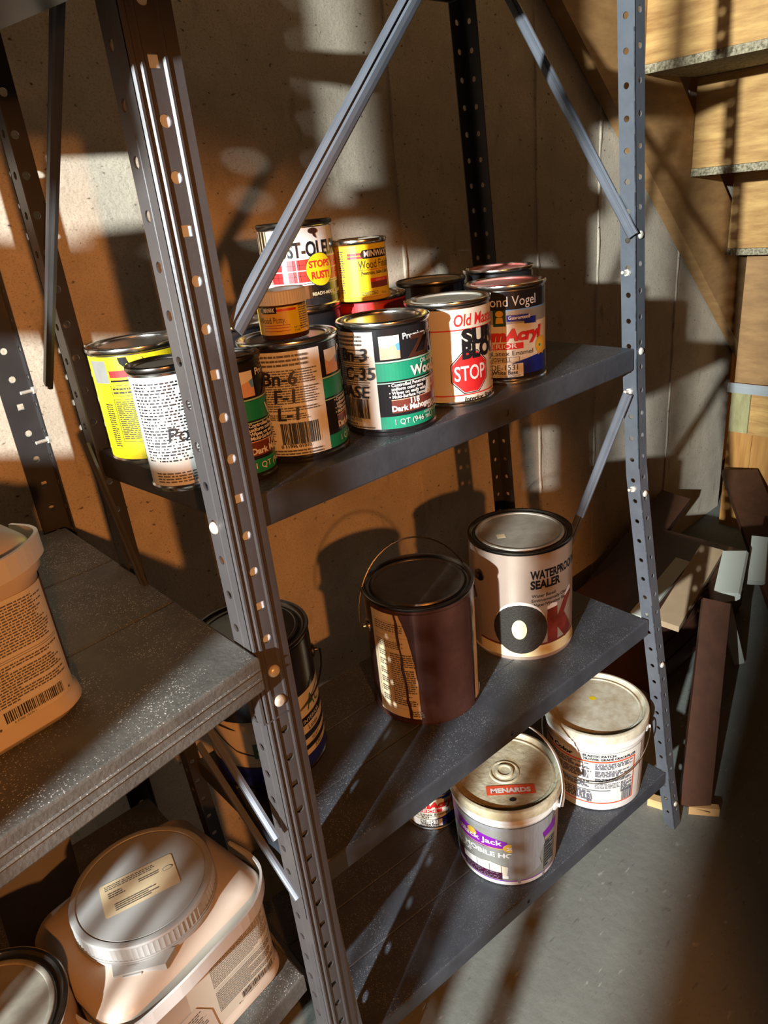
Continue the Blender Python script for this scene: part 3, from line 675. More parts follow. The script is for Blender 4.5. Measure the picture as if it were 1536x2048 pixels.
# right unit posts
pFR = [(.652, 0, .42), (.681, 0, .086), (.721, 0, -.343), (.750, 0, -.567), (.773, -.022, -.805), (.796, -.040, -1.007), (.819, -.056, -1.219), (.838, -.072, FZ)]
oFR, fFR = post(RU, pFR, 1, 1, .078, .073, ZT, FZ, .0245, .024, .0125, .0125, 'slate_steel', False)
pFL = [(.004, .0045, .42), (.005, .0045, -.5), (.018, .004, -.9), (.024, .002, -1.115), (.034, -.004, FZ)]
oFL, fFL = post(RU, pFL, 1, 1, .085, .085, ZT, FZ, .025, .024, .013, .0125, 'slate_steel', False)
pBR = [(.690, .309, .42), (.718, .309, .119), (.741, .309, -.194), (.776, .309, -.684), (.83, .309, FZ)]
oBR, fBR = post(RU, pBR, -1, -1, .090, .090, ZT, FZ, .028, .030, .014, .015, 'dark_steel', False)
pBL = [(-.001, .309, .42), (-.001, .309, -.5), (.01, .309, -.9), (.03, .32, FZ)]
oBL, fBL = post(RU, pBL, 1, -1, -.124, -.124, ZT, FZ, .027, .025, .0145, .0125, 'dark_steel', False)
# right unit shelves
shelf(RU, (.006, .004), (.655, .002), (.688, .305), (.004, .305), .185, .034, 'slate_shelf')
shelf(RU, (.030, .0028), (.7190, .0028), (.735, .300), (.008, .300), s1, .034, 'slate_shelf', hole=[.555])
shelf(RU, (.028, .016), (.7735, -.0185), (.788, .290), (.030, .306), s2, .034, 'slate_shelf', hole=[.495])
shelf(RU, (.050, .020), (.8175, -.0520), (.845, .250), (.072, .318), s3, .034, 'slate_shelf', hole=[.47])
# braces of the right unit
channel(RU, (.048, .010, -.197), (.362, .010, .128), (1, 0, -1), (0, -1, 0), .0190, .009)
channel(RU, (.6995, -.001, -.187), (.6905, .300, .300), (0, 1, -1), (-1, 0, 0), .0155)
channel(RU, (.722, .010, -.418), (.770, .215, -.93), (0, 1, 1), (-1, 0, 0), .0155)
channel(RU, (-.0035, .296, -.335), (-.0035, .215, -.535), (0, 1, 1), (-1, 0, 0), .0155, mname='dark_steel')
for z in (-.1875, -.343 - .012, -.955 + .0, -1.315):
    q = fFR(z); bolt(oFR, q + Vector((.0125, 0, 0)), (0, -1, 0), .0058)
for z in (-.30 + .062, -.418, -.590): q = fFR(z); studbolt(oFR, q + Vector((0, .0125, 0)), (-1, .1, .15))
bolt(oFR, fFR(-.60) + Vector((.012, 0, 0)), (0, -1, 0), .0058)
# left unit posts
pL = [(0, 0, .42), (0, 0, FZ)]
oLF, fLF = post(LU, [(0, 0, .42), (.0, 0, -.9), (-.001, 0, FZ)], 1, 1, 0, -.063 + .0381 * 3, ZT, FZ, .0415, .0335, .019, .023, 'brown_grey_steel', True, .0048)
oLB, fLB = post(LU, [(.018, .512, .42), (.012, .512, -.3), (.006, .512, FZ)], -1, -1, -.318, -.318, ZT, FZ, .0405, .016, .020, .008, 'dark_steel', True, .0046)
post(LU, [(-.80, -.10, .42), (-.80, -.10, FZ)], 1, 1, 0, 0, ZT, FZ, .0405, .033, .020, .023, 'brown_grey_steel', True, .0048)
post(LU, [(-.80, .505, .42), (-.80, .505, FZ)], 1, -1, 0, 0, ZT, FZ, .0405, .033, .020, .023, 'brown_grey_steel', True, .0048)
shelf(LU, (-.795, .275), (-.012, .275), (-.012, .500), (-.795, .500), .100, .034, 'slate_shelf')
tr = MB(); tr.hexa([(-.34, -.12, .031), (-.028, -.045, .031), (-.057, .090, .031), (-.34, .090, .031), (-.34, -.12, .067), (-.028, -.045, .067), (-.057, .090, .067), (-.34, .090, .067)]); tr.build('tray', 'dark_steel', LU)
ab = MB(); ab.box((-.795, .03, .040), (-.30, .05, .060)); ab.build('tray_bar', 'slate_shelf', LU)
oM = shelf(LU, (-.795, -.142), (-.0015, -.0135), (-.0015, .4985), (-.795, .500), -.5, .040, 'dusty_shelf', ribs=2)
shelf(LU, (-.795, -.085), (-.0015, .0400), (-.0015, .4985), (-.795, .500), -1.03, .034, 'dusty_shelf')
bb = MB(); 
for dz in (-.013, -.024):
    bb.beam((-.79, -.1415 + .0005, -.5 + dz), (-.003, -.0145, -.5 + dz), [(-.0016, 0), (0, .0016), (.0016, 0), (0, -.0008)], (0, 0, 1))
bb.build('shelf_bead', 'dusty_shelf', LU)
channel(LU, (-.019, .020, .075), (-.019, .318, -.262), (0, 1, 1), (-1, 0, 0), .0158, mname='dark_steel')
channel(LU, (-.014, .115, -.652), (-.014, .001, -.742), (0, 1, -1), (-1, 0, 0), .0158)
channel(RU, (.0015, .200, -.735), (.0015, .012, -.862), (0, 1, -1), (-1, 0, 0), .0158)
for z in (-.5345, -.5720): bolt(oLF, (.0195, 0, z), (0, -1, 0), .0068, .0045)
bk = MB(); bk.box((.006, .0024, -.50), (.034, .0034, .42)); bk.build('hole_backing', 'lit_hole_grey', LU)  # added strip whose pale colour stands in for light in the holes
# splice: upper length of the front post laps over the lower one and ends below the dusty shelf
sp = MB(); sp.hexa([(-.0015, -.0016, -.5905), (.0295, -.0016, -.5905), (.0295, .0, -.5905), (-.0015, .0, -.5905), (-.0015, -.0016, -.5885), (.0295, -.0016, -.5885), (.0295, 0, -.5885), (-.0015, 0, -.5885)])
sp.hexa([(-.0045, -.0012, -.590), (-.0015, -.0012, -.590), (-.0015, .012, -.590), (-.0045, .012, -.590), (-.0045, -.0012, -.5), (-.0015, -.0012, -.507), (-.0015, .012, -.507), (-.0045, .012, -.5)]); sp.build('splice_plate', 'brown_grey_steel', LU)
bolt(oLF, (-.0005, .022, -.371), (-1, 0, 0), .0062, .004)
for y_, z in ((.485, -.295), (.485, -.365)): studbolt(oLB, (.010, y_, z), (-1, -.1, 0), .02)
for U in (RU, LU):
    for o in list(U.children): o.location = o.location - OFF[U]
# unseen blockers added left of the picture for shade: boxes, third unit, stand
def shade_carton(label, lo, hi, m='cardboard_brown'):
    c = Vector(((lo[0] + hi[0]) / 2, (lo[1] + hi[1]) / 2, lo[2])); h = (Vector(hi) - Vector(lo)) / 2
    t = empty('shade_carton', c, label, 'box'); b = MB(); b.box((-h.x, -h.y, 0), (h.x, h.y, h.z * 2 - .003)); b.build('body', m, t)
    b = MB(); b.box((-h.x, -h.y, h.z * 2 - .003), (h.x, -.001, h.z * 2)); b.build('flap', m, t); b = MB(); b.box((-h.x, .001, h.z * 2 - .003), (h.x, h.y, h.z * 2)); b.build('flap', m, t)
mat('cardboard_brown', (.36, .24, .13), .8, 0, .15, 10)
shade_carton('tall brown carton on the shallow upper shelf of the left unit', (-.60, .285, .1005), (-.06, .495, .40))  # unseen, added to keep cool light off the upper left wall
shade_carton('large brown carton on the lowest neighbouring shelf left of the dusty unit', (-1.48, -.08, -1.1995), (-.86, .46, -.16))  # unseen, added to keep cool light off the lower left wall
NU = empty('shelving_unit', (-1.2, .2, FZ), 'third steel shelving unit beyond the left edge of the picture', 'shelving'); OFF[NU] = Vector((-1.2, .2, FZ))  # unseen unit added for the shadows it casts
for x, y_, ex, ey in ((-.842, -.105, -1, 1), (-.842, .50, -1, -1), (-1.55, -.105, 1, 1), (-1.55, .50, 1, -1)):
    post(NU, [(x, y_, .42), (x, y_, FZ)], ex, ey, 0, 0, ZT, FZ, .0405, .080 if x == -.842 and y_ < 0 else .033, .020, .023, 'brown_grey_steel', True, .0048)
sb = MB(); sb.box((-.868, -.10, -.035), (-.846, .49, .056)); sb.build('shade_bar', 'slate_shelf', NU)  # added bar that blocks one band of cool light
shelf(NU, (-1.545, -.10), (-.846, -.10), (-.846, .49), (-1.545, .49), -1.2, .034, 'slate_shelf')
for o in list(NU.children): o.location = o.location - OFF[NU]
for yy, lab in ((-.43, 'perforated steel angle post standing free in front of the left unit, outside the picture'), (-.352, 'second perforated steel angle post, nearer the left unit, outside the picture')):  # second post is added only to shade the Bn-6 can
    t = empty('angle_post', (-.80, yy, FZ), lab, 'post'); TP = 1.9 if yy < -.4 else 1.35
    mb = MB(); pf = zpath([(0, 0, 1.9), (0, 0, 0)]); flange(mb, pf, (0, 1, 0), (-1, 0, 0), .032, .017, .02, TP, 0, .0018, lambda n: False, .0055); flange(mb, pf, (-1, 0, 0), (0, 1, 0), .040, .022, .02, TP, 0, .0018, lambda n: False, .0055); mb.build('angle', 'brown_grey_steel', t)
    b = MB(); b.box((-.045, -.005, -.0), (.005, .045, .004)); b.build('foot_plate', 'brown_grey_steel', t)
t = empty('cabinet_blocker', (-1.70, -1.15, FZ), 'tall grey metal cabinet far left of the shelving, outside the picture', 'cabinet')  # added unseen, casts the shade of the person behind the camera
b = MB(); b.box((-.14, -.30, 0), (.12, .30, 1.9)); b.build('body', 'brown_grey_steel', t)
for y0 in (-.295, .003): b = MB(); b.box((.1205, y0, .05), (.134, y0 + .292, 1.86)); b.build('door', 'brown_grey_steel', t)
t = empty('stand_blocker', (-1.05, -.3325, FZ), 'small wooden box on four thin legs left of the shelving, outside the picture', 'stand')  # unseen blocker, added to cut cool light to wall and shelves
b = MB(); b.box((-.05, -.0205, .98), (.05, .0575, 1.315)); b.build('box', 'wood_stringer', t)
for lx in (-.044, .044):
    for ly in (-.015, .052): b = MB(); b.box((lx - .005, ly - .005, 0), (lx + .005, ly + .005, .98)); b.build('leg', 'wood_stringer', t)
m = MB(); m.box((-.05, -.0575, 0), (.05, .0575, .9)); o = m.build('timber_blocker', 'wood_stringer'); o.location = (-1.05, -.3325, .11); tag(o, 'timber hanger coming down from the joists above the small stand', 'post')  # added unseen, keeps cool light off the middle of the wall
# ------------------------------------------------------------------ cans on the upper shelf of the right unit
z1 = s1
can('paint_can', 'black and green wood stain can with white side panel marked Bn-3, C-35', 'paint can', .267, .058, z1, .0525, .124, zar(-14, [('Bn-3', -.012, .62 + .10), ('C-35', -.008, .53), ('BASE', -.020, .34)], -.030), 'black', lid='tin')
can('paint_can', 'black stain can whose tan side panel is marked Bn-6, F-1, L-1', 'paint can', .152, .081, z1, .0525, .124, zar(35, [('Bn-6', -.014, .70), ('F-1', -.004, .53), ('L-1', -.003, .36)], -.048), 'black', lid='tin_dark')
can('paint_can', 'black stain can half hidden behind the front post, left of the Bn-6 can', 'paint can', .070, .064, z1, .0305, .122, zar(-16), 'black', lid='tin_dark', rim='tin_dark')
can('paint_can', 'cream can with a red STOP octagon and large black letters', 'paint can', .386, .069, z1, .053, .1255, d_oldmasters)
can('paint_can', 'white and blue enamel can with black top band, right end of upper shelf', 'paint can', .505, .074, z1, .0535, .128, d_vogel(), lid='tin_red')
can('paint_can', 'dark can with red-stained lid at the back right of the upper shelf', 'paint can', .655, .205, z1, .0550, .128, d_black, 'black', lid='tin_red', rim='tin')
can('paint_can', 'black can with dusty silver lid standing behind the STOP can', 'paint can', .545, .248, z1, .053, .1245, d_black, 'black', rim='tin_dark')
can('paint_can', 'can with bright red band under its lid, small yellow can stacked on it', 'paint can', .405, .235, z1, .0525, .124, d_redcan, 'deep_red', lid='tin')
can('paint_can', 'dark can under the tall white can with plaid label', 'paint can', .297, .248, z1, .0525, .124, d_black, 'black', lid='tin_dark', rim='tin_dark')
can('paint_can', 'white rust paint can with red plaid band and yellow disc, stacked at the back', 'paint can', .296, .239, z1 + .1235, .0475, .104, d_rust, 'tin', rim='tin_dark', lid='tin_dark')
can('stain_can', 'small yellow wood finish can with black banner, stacked on the red-banded can', 'stain can', .372, .207, z1 + .1235, .0365, .075, d_minwax, 'amber', rim='tin')
can('paint_can', 'can behind the putty jar showing only its shiny lid left of the white can', 'paint can', .182, .245, z1, .0525, .124, d_black, 'black', lid='tin', rim='tin')
can('paint_can', 'bright yellow can with red stripe at the left end of the upper shelf', 'paint can', .056, .234, z1, .0535, .127, d_yellow, 'tin', lid='tin', rim='tin')
can('paint_can', 'white can of fine print lettered Po, half hidden by the front post', 'paint can', .022, .106, z1, .0340, .122, d_po, 'tin', rim='tin_dark', lid='tin_dark')
# putty jar
px_, py_ = .147, .074
t = empty('putty_jar', (px_, py_, z1 + .1235), 'small amber putty jar with ribbed white lid on top of the Bn-6 can', 'jar')
b = MB(); b.lathe([(.018, 0), (.0235, 0), (.0245, .0015), (.0245, .0325), (.0235, .034), (.0225, .036)]); b.build('body', 'glass_amber', t, True)
b = MB(); n = 120
for r_, z_ in ((1, .0335), (1, .0455)): 
    for j in range(n): a = 2 * PI * j / n; q = .0255 + (.0005 if j % 2 else 0); b.v.append(Vector((q * math.cos(a), q * math.sin(a), z_)))
for j in range(n): b.f.append((j, (j + 1) % n, n + (j + 1) % n, n + j)); b.m.append(0)
b.lathe([(.0255, .0455), (.0245, .0468), (.0235, .0468), (.0230, .0462), (.0001, .0462)], 48, caps=False); b.lathe([(.022, .0335), (.0255, .0335)], 48, caps=False); b.build('lid', 'strap_white', t, True)
p = Print(cyl(.0245, facing(px_, py_)), .002, .0002); d_putty(p, .0245, .05); p.build(t)
# brush / stirring stick leaning behind the post
t = empty('paint_brush', (.195, .285, z1), 'thin dark paint brush standing upright behind the front post', 'brush')
b = MB(); b.beam((0, 0, .0), (-.006, .0, .150), [(-.005, -.003), (.005, -.003), (.005, .003), (-.005, .003)], (1, 0, 0)); b.build('handle', 'wood_red_dark', t)
b = MB(); b.beam((-.006, 0, .150), (-.007, 0, .172), [(-.007, -.004), (.007, -.004), (.007, .004), (-.007, .004)], (1, 0, 0)); b.build('ferrule', 'tin_dark', t)
# ------------------------------------------------------------------ middle shelf of the right unit
g = can('paint_can', 'gallon can smeared with dried brown paint, wire handle up, on the middle shelf', 'paint can', .373, .154, s2, .0865, .208, d_brown, 'dried_brown', rim='tin_dark', lid='tin_dirty')
fa = facing(.373, .154) - 72 * D2R
for a in (fa, fa + PI): ear(g, a, .0865, .150, 'tin')
bail(g, fa + PI, .092, .150, .30, .118)
g = can('paint_can', 'gallon can of waterproofing sealer with big OK letters and dusty lid', 'paint can', .605, .137, s2, .0895, .206, d_ok, 'tan_metal', rim='tin_dark', lid='tin_dusty')
fa = facing(.605, .137) - 50 * D2R
for a in (fa, fa + PI): ear(g, a, .0895, .150, 'tin_dark')
b = MB(); b.box((-.007, -.007, .2028), (.007, .007, .2034)); o = b.build('price_tag', 'paper_tan', g); o.location = (-.035, .012, 0); o.rotation_euler = (0, 0, -.7)
g = can('paint_can', 'gallon can with blue bottom band and green letters behind the front post', 'paint can', .122, .240, s2, .0845, .212, d_bluecan, 'tin_dark', rim='tin_dark', lid='tin_dark')
fa = facing(.122, .240) + 88 * D2R
for a in (fa, fa + PI): ear(g, a, .0845, .155, 'tin_dark')
bail(g, fa, .09, .155, -2.2, .098)
# ------------------------------------------------------------------ bottom shelf: pails
def pail(name, label, x, y, z, rt, rb, h, lidm, design, boss=False):
    t = empty(name, (x, y, z), label, 'bucket')
    b = MB(); b.lathe([(rb * .6, .002), (rb - .004, 0), (rb, .003), (lerp(rb, rt, .8) - .001, h * .80), (rt - .001, h * .805), (rt, h * .815), (rt - .001, h * .83), (rt - .003, h * .835), (rt - .003, h * .86), (rt, h * .865), (rt, h * .885), (rt - .002, h * .90), (rt - .002, h * .93)]); b.build('body', 'pail_white', t, True)
    R = rt + .0035
    b = MB(); prof = [(R - .003, h * .905), (R, h * .905), (R + .0005, h * .97), (R - .001, h * .995), (R - .003, h), (R - .006, h), (R - .008, h - .002), (R - .0095, h - .007), (R - .012, h - .0085), (R - .0145, h - .0065), (R - .0165, h - .0065), (R - .018, h - .0085)]
    if boss: prof += [(.027, h - .0085), (.0255, h - .0065), (.0235, h - .0065), (.022, h - .0085), (.016, h - .0085), (.015, h - .0035), (.012, h - .003), (.010, h - .005), (.0001, h - .0055)]
    else: prof += [(.0001, h - .0088)]
    b.lathe(prof, 72, caps=False); o = b.build('lid', [lidm], t, True)
    p = Print(cyl(rb + .0003, facing(x, y), lerp(rb, rt, .8) + .0003, h * .8), .005); design(p, rb, h); p.build(t)
    return t
def d_mobile(p, r, h):
    g = lambda q: q * h * .80
    p.rect(-.145, .095, g(.10), g(.93), 'silver_grey'); p.rect(-.145, .095, g(.085), g(.10), 'purple')
    p.rect(-.145, .095, g(.93), g(.985), 'grey_paint')
    p.poly([(-.145, g(.93)), (-.145, g(.70)), (-.09, g(.62)), (-.04, g(.62)), (.0, g(.66)), (.0, g(.76)), (-.02, g(.80)), (-.07, g(.86)), (-.10, g(.93))], 'purple')
    p.poly([(.0, g(.66)), (.03, g(.64)), (.095, g(.70)), (.095, g(.86)), (.07, g(.84)), (.03, g(.76))], 'purple')
    p.rect(-.145, .095, g(.635), g(.645), 'gold')
    p.disc(-.060, g(.79), .009, .009, 'gold'); p.text('Black Jack', -.088, g(.700), .0165, 'cream', width=.080, bold=.02)
    p.disc(.004, g(.66), .011, .010, 'gold'); p.text('20', .004, g(.63), .010, 'white', align='c', bold=.05)
    p.text('MOBILE HOME', -.078, g(.50), .0155, 'white', width=.110, bold=.03); p.text('ROOF', -.100, g(.415), .0150, 'white', width=.036, bold=.03)
    p.poly([(-.10, g(.32)), (-.05, g(.37)), (-.04, g(.22)), (.0, g(.20)), (.0, g(.14)), (-.10, g(.12))], 'white'); p.poly([(-.05, g(.37)), (-.03, g(.40)), (.0, g(.34)), (.0, g(.18)), (-.03, g(.20)), (-.045, g(.26))], 'cream')
    p.rect(-.085, -.010, g(.12), g(.24), 'plum'); p.lines(-.08, -.015, g(.13), g(.23), 4, 'grey_print', word=.01); p.rect(-.105, -.085, g(.14), g(.34), 'plum')
    for s_ in (-.055, -.032, -.012): p.rect(s_, s_ + .0009, g(.12), g(.36), 'ink', same=True)
    p.lines(.066, .090, g(.16), g(.60), 9, 'ink', word=.02, fill=.7); p.frame(.064, .092, g(.14), g(.62), .0008, 'ink')
    p.poly([(.003, g(.98)), (.088, g(.99)), (.080, g(.84)), (.060, g(.78)), (.066, g(.60)), (.055, g(.40)), (.060, g(.27)), (.040, g(.18)), (.022, g(.12)), (.020, g(.05)), (.016, g(.06)), (.014, g(.14)), (-.002, g(.20)), (.002, g(.50)), (.008, g(.60))], 'grey_paint', True)
    p.poly([(.062, g(.11)), (.066, g(.11)), (.065, g(.03)), (.062, g(.05))], 'grey_paint', True)
t = pail('paint_pail', 'white roof coating pail with grey paint runs and red sticker on its lid', .467, .076, s3, .0965, .088, .183, 'pail_lid', d_mobile, True)
# red sticker on the lid
fa = facing(.467, .076); ez = .183 - .0085 + .0008
def flat_surf(ang, cx, cy, z):
    u = Vector((-math.sin(ang), math.cos(ang), 0)); v = Vector((-math.cos(ang), -math.sin(ang), 0)); c = Vector((cx, cy, z))
    return lambda s, h, off: c + u * s + v * h + Vector((0, 0, off))
p = Print(flat_surf(fa + .10, 0, 0, ez), 1); p.rect(-.036, .046, -.052, -.031, 'red_orange'); p.text('MENARDS', -.029, -.0470, .0135, 'white', width=.068, bold=.045); 
p.disc(.006, -.0635, .006, .004, 'ink', 14)
for o in p.build(t): o.name = 'sticker' if o.name.startswith('label') else 'sticker_text'
for a in (fa + 62 * D2R, fa + 62 * D2R + PI): ear(t, a, .0965, .150, 'strap_white')
def strap(parent, a, r, z, tilt, R, wd=.008, th=.0018, mname='strap_white', name='strap_handle', q0=0.0, q1=PI):
    ax = Vector((math.cos(a), math.sin(a), 0)); out = Vector((-math.sin(a), math.cos(a), 0)) * math.sin(tilt) + Vector((0, 0, 1)) * math.cos(tilt); nn = ax.cross(out); m = MB(); rows = []
    for i in range(29):
        q = lerp(q0, q1, i / 28); c = Vector((0, 0, z)) + ax * math.cos(q) * r + out * math.sin(q) * R; rad = (ax * math.cos(q) + out * math.sin(q)).normalized(); wv = wd * (1.0 if .12 < q < PI - .12 else 1.5)
        rows.append([c - nn * wv / 2, c - nn * wv / 2 + rad * th, c - nn * wv * .15 + rad * th * .4, c + nn * wv * .15 + rad * th * .4, c + nn * wv / 2 + rad * th, c + nn * wv / 2, c - nn * wv / 2])
    m.quadgrid(rows); return m.build(name, mname, parent, True)
strap(t, fa + 62 * D2R, .104, .148, .70, .108, wd=.012)
def d_mastic(p, r, h):
    g = lambda q: q * h * .80
    p.rect(-.120, .098, g(.10), g(.96), 'paper')
    p.rect(-.120, .080, g(.815), g(.84), 'red_orange'); p.rect(-.120, .080, g(.13), g(.15), 'red_orange'); p.rect(.077, .080, g(.14), g(.84), 'red_orange')
    p.text('True Color', -.118, g(.865), .0125, 'black', width=.080, bold=.05)
    p.text('ELASTIC PATCH', -.020, g(.905), .0072, 'black', width=.058, bold=.05); p.text('TROWEL GRADE CRACKFILLER', -.020, g(.855), .0072, 'black', width=.100, bold=.05)
    for a, b_ in ((.70, .80), (.58, .68), (.50, .56)): p.lines(.002, .074, g(a), g(b_), 4, 'grey_print', fill=.8, word=.008)
    p.lines(.002, .050, g(.39), g(.48), 4, 'grey_print', word=.006); p.lines(.050, .076, g(.30), g(.48), 9, 'grey_print', word=.006, fill=.7)
    for a, b_ in ((.70, .80), (.55, .68), (.40, .50), (.18, .34)): p.lines(-.105, -.004, g(a), g(b_), 5, 'grey_print', fill=.8, word=.009)
    p.rect(-.110, .030, g(.355), g(.365), 'grey_print'); p.barcode(.052, .074, g(.16), g(.34), 'grey_print'); p.lines(-.012, -.002, g(.16), g(.30), 6, 'grey_print', fill=.7)
t = pail('paint_pail', 'white patching compound pail with red-bordered label and dusty grey lid', .715, .049, s3, .0950, .0895, .188, 'pail_lid_grey', d_mastic)
fa = facing(.715, .049)
p = Print(flat_surf(fa, 0, 0, .188 - .0088), 1); p.disc(-.006, .022, .007, .006, 'yellow', 9); 
for o in p.build(t): o.name = 'paint_dab'
for a in (fa + 86 * D2R, fa - 94 * D2R): ear(t, a, .0950, .150, 'pail_white')
m = MB(); rr = .102
pts = [Vector((rr * math.cos(fa + 86 * D2R - q * D2R * 1.0), rr * math.sin(fa + 86 * D2R - q * D2R), .150 - .070 * math.sin(math.radians(q * .95)) )) for q in range(0, 181, 6)]
m.tube(pts, .0014, 6); m.build('wire_handle', 'tin', t, True)
can('paint_can', 'enamel can marked FLAT behind the grey-streaked pail on the bottom shelf', 'paint can', .436, .237, s3, .0545, .124, d_vogel(True), face=facing(.436, .237) - .1)
# ------------------------------------------------------------------ plastic tubs and tin on the left unit
def rrect(w_, d, rc, n=8):
    pts = []
    for (cx_, cy_, a0) in ((w_ / 2 - rc, -d / 2 + rc, -PI / 2), (w_ / 2 - rc, d / 2 - rc, 0), (-w_ / 2 + rc, d / 2 - rc, PI / 2), (-w_ / 2 + rc, -d / 2 + rc, PI)):
        for i in range(n + 1): a = a0 + PI / 2 * i / n; pts.append((cx_ + rc * math.cos(a), cy_ + rc * math.sin(a)))
    return pts
def tub(label, x, y, z, yaw, with_print=True):
    W_, Dp, RC, H = .222, .196, .034, .150
    t = empty('plastic_tub', (x, y, z), label, 'tub'); t.rotation_euler = (0, 0, yaw)
    base = rrect(W_, Dp, RC); n = len(base); b = MB()
    lev = [(0, .010, 0), (.0015, .004, 0), (.008, -.001, 0), (.016, 0, 0), (.020, .003, 0), (H - .016, .003, 0), (H - .010, -.001, 0), (H + .004, -.0015, 0), (H + .014, .003, 0), (H + .022, .012, .15), (H + .026, .022, .6), (H + .028, .030, 1.0), (H + .040, .030, 1.0)]
    for (z_, ins_, k_) in lev:
        for (a, c) in base:
            L_ = math.hypot(a, c); sx = (W_ / 2 - ins_) / (W_ / 2); sy = (Dp / 2 - ins_) / (Dp / 2); rx, ry = a * sx, c * sy
            cr = .0765; ang = math.atan2(c, a); b.v.append(Vector((lerp(rx, cr * math.cos(ang), k_), lerp(ry, cr * math.sin(ang), k_), z_)))
    for i in range(len(lev) - 1):
        for j in range(n): b.f.append((i * n + j, i * n + (j + 1) % n, (i + 1) * n + (j + 1) % n, (i + 1) * n + j)); b.m.append(0)
    b.f.append(tuple(reversed(range(n)))); b.m.append(0); e = (len(lev) - 1) * n; b.f.append(tuple(e + j for j in range(n))); b.m.append(0)
    b.build('body', 'tub_plastic', t, True)
    # collar with a spout tab
    b = MB(); b.lathe([(.080, H + .024), (.0855, H + .025), (.0855, H + .030), (.080, H + .031)], 64, c=(0, 0))
    a = -PI / 2 - .55 - yaw; c = Vector((math.cos(a), math.sin(a), 0)); u = Vector((-math.sin(a), math.cos(a), 0))
    b.hexa([c * .078 + u * -.030 + Vector((0, 0, H + .020)), c * .094 + u * -.026 + Vector((0, 0, H + .018)), c * .094 + u * .030 + Vector((0, 0, H + .018)), c * .078 + u * .040 + Vector((0, 0, H + .020))] + [c * .078 + u * -.030 + Vector((0, 0, H + .030)), c * .094 + u * -.026 + Vector((0, 0, H + .028)), c * .094 + u * .030 + Vector((0, 0, H + .028)), c * .078 + u * .040 + Vector((0, 0, H + .030))])
    b.hexa([c * .092 + u * -.018 + Vector((0, 0, H + .002)), c * .099 + u * -.016 + Vector((0, 0, H + .002)), c * .099 + u * -.002 + Vector((0, 0, H + .002)), c * .092 + u * 0 + Vector((0, 0, H + .002))] + [c * .090 + u * -.018 + Vector((0, 0, H + .026)), c * .096 + u * -.016 + Vector((0, 0, H + .026)), c * .096 + u * .004 + Vector((0, 0, H + .026)), c * .090 + u * .004 + Vector((0, 0, H + .026))])
    b.build('collar', 'lid_grey', t, True)
    # ribbed screw lid
    b = MB(); n2 = 180; z0, z1_ = H + .032, H + .050
    for z_, rr in ((z0, .0842), (z1_, .0838)):
        for j in range(n2): a = 2 * PI * j / n2; q = rr - (.0011 if j % 2 else 0); b.v.append(Vector((q * math.cos(a), q * math.sin(a), z_)))
    for j in range(n2): b.f.append((j, (j + 1) % n2, n2 + (j + 1) % n2, n2 + j)); b.m.append(0)
    b.lathe([(.078, z0 - .001), (.0848, z0 - .001), (.0848, z0 + .001), (.0835, z0 + .001)], 90)
    b.lathe([(.0835, z1_ - .0005), (.0842, z1_ + .001), (.0830, z1_ + .0032), (.0805, z1_ + .0040), (.0765, z1_ + .0036), (.0758, z1_ + .0024), (.0752, z1_ + .0022), (.0745, z1_ + .0030), (.0001, z1_ + .0032)], 90)
    b.build('lid', 'lid_grey', t, True)
    # strap handle lying around the collar
    pth = catmull([(-.118, .00, H - .006), (-.117, -.05, H - .001), (-.100, -.098, H + .002), (-.050, -.1095, H + .006), (.010, -.111, H + .010), (.070, -.106, H + .010), (.105, -.080, H + .008), (.117, -.045, H + .002), (.1175, -.0, H - .006)], 5)
    rows = []
    for i, c in enumerate(pth):
        d = (pth[min(i + 1, len(pth) - 1)] - pth[max(i - 1, 0)]).normalized(); o_ = Vector((d.y, -d.x, 0)).normalized(); up = Vector((0, 0, 1))
        c = c + o_ * .004; rows.append([c + up * .0095, c + up * .0095 + o_ * .0032, c - up * .0095 + o_ * .0032, c - up * .0095, c + up * .0095])
    b = MB(); b.quadgrid(rows); b.build('strap_handle', 'strap_white', t)
    # printed panels
    per = rrect(W_ - .006, Dp - .006, RC - .003, 10); i0 = 0
    cum = [0]; 
    for i in range(len(per)): q = per[(i + 1) % len(per)]; cum.append(cum[-1] + math.hypot(q[0] - per[i][0], q[1] - per[i][1]))
    T = cum[-1]
    def surf(s, h, off):    # s=0 where the front right corner begins, positive round the corner
        s = s % T
        for i in range(len(per)):
            if s <= cum[i + 1] + 1e-9: break
        a = per[i]; c = per[(i + 1) % len(per)]; l = cum[i + 1] - cum[i]; k = (s - cum[i]) / l if l > 0 else 0
        x_, y_ = lerp(a[0], c[0], k), lerp(a[1], c[1], k); nx, ny = (c[1] - a[1]) / l, -(c[0] - a[0]) / l
        return Vector((x_ + nx * off, y_ + ny * off, h))
    p = Print(surf, .004, .0006)
    hb, ht = .022, H - .020
    p.rect(-.105, .028, hb, ht, 'cream'); p.rect(.028, .075, hb + .014, ht, 'plum')
    p.lines(-.072, .022, .083, ht - .004, 17, 'fine_print', word=.0035); p.rect(-.070, .024, .0795, .0799, 'fine_print'); p.rect(-.070, .024, .0775, .0779, 'fine_print')
    p.lines(-.072, .022, .040, .0755, 14, 'fine_print', word=.0035); p.barcode(-.040, .012, .0260, .0365); p.text('0 37000 13374 1', -.034, .0228, .0028, 'ink')
    for s_, h_ in ((-.046, .0235), (.018, .0255)): p.disc(s_, h_, .0012, .0012, 'fine_print', 10)
    p.poly([(-.140, .020), (-.078, .020), (-.082, .060), (-.100, .085), (-.140, .085)], 'tub_plastic')
    p.lines(-.130, -.088, .028, .076, 13, 'fine_print', word=.004, rag=.3); p.rect(-.128, -.09, .060, .0604, 'fine_print')
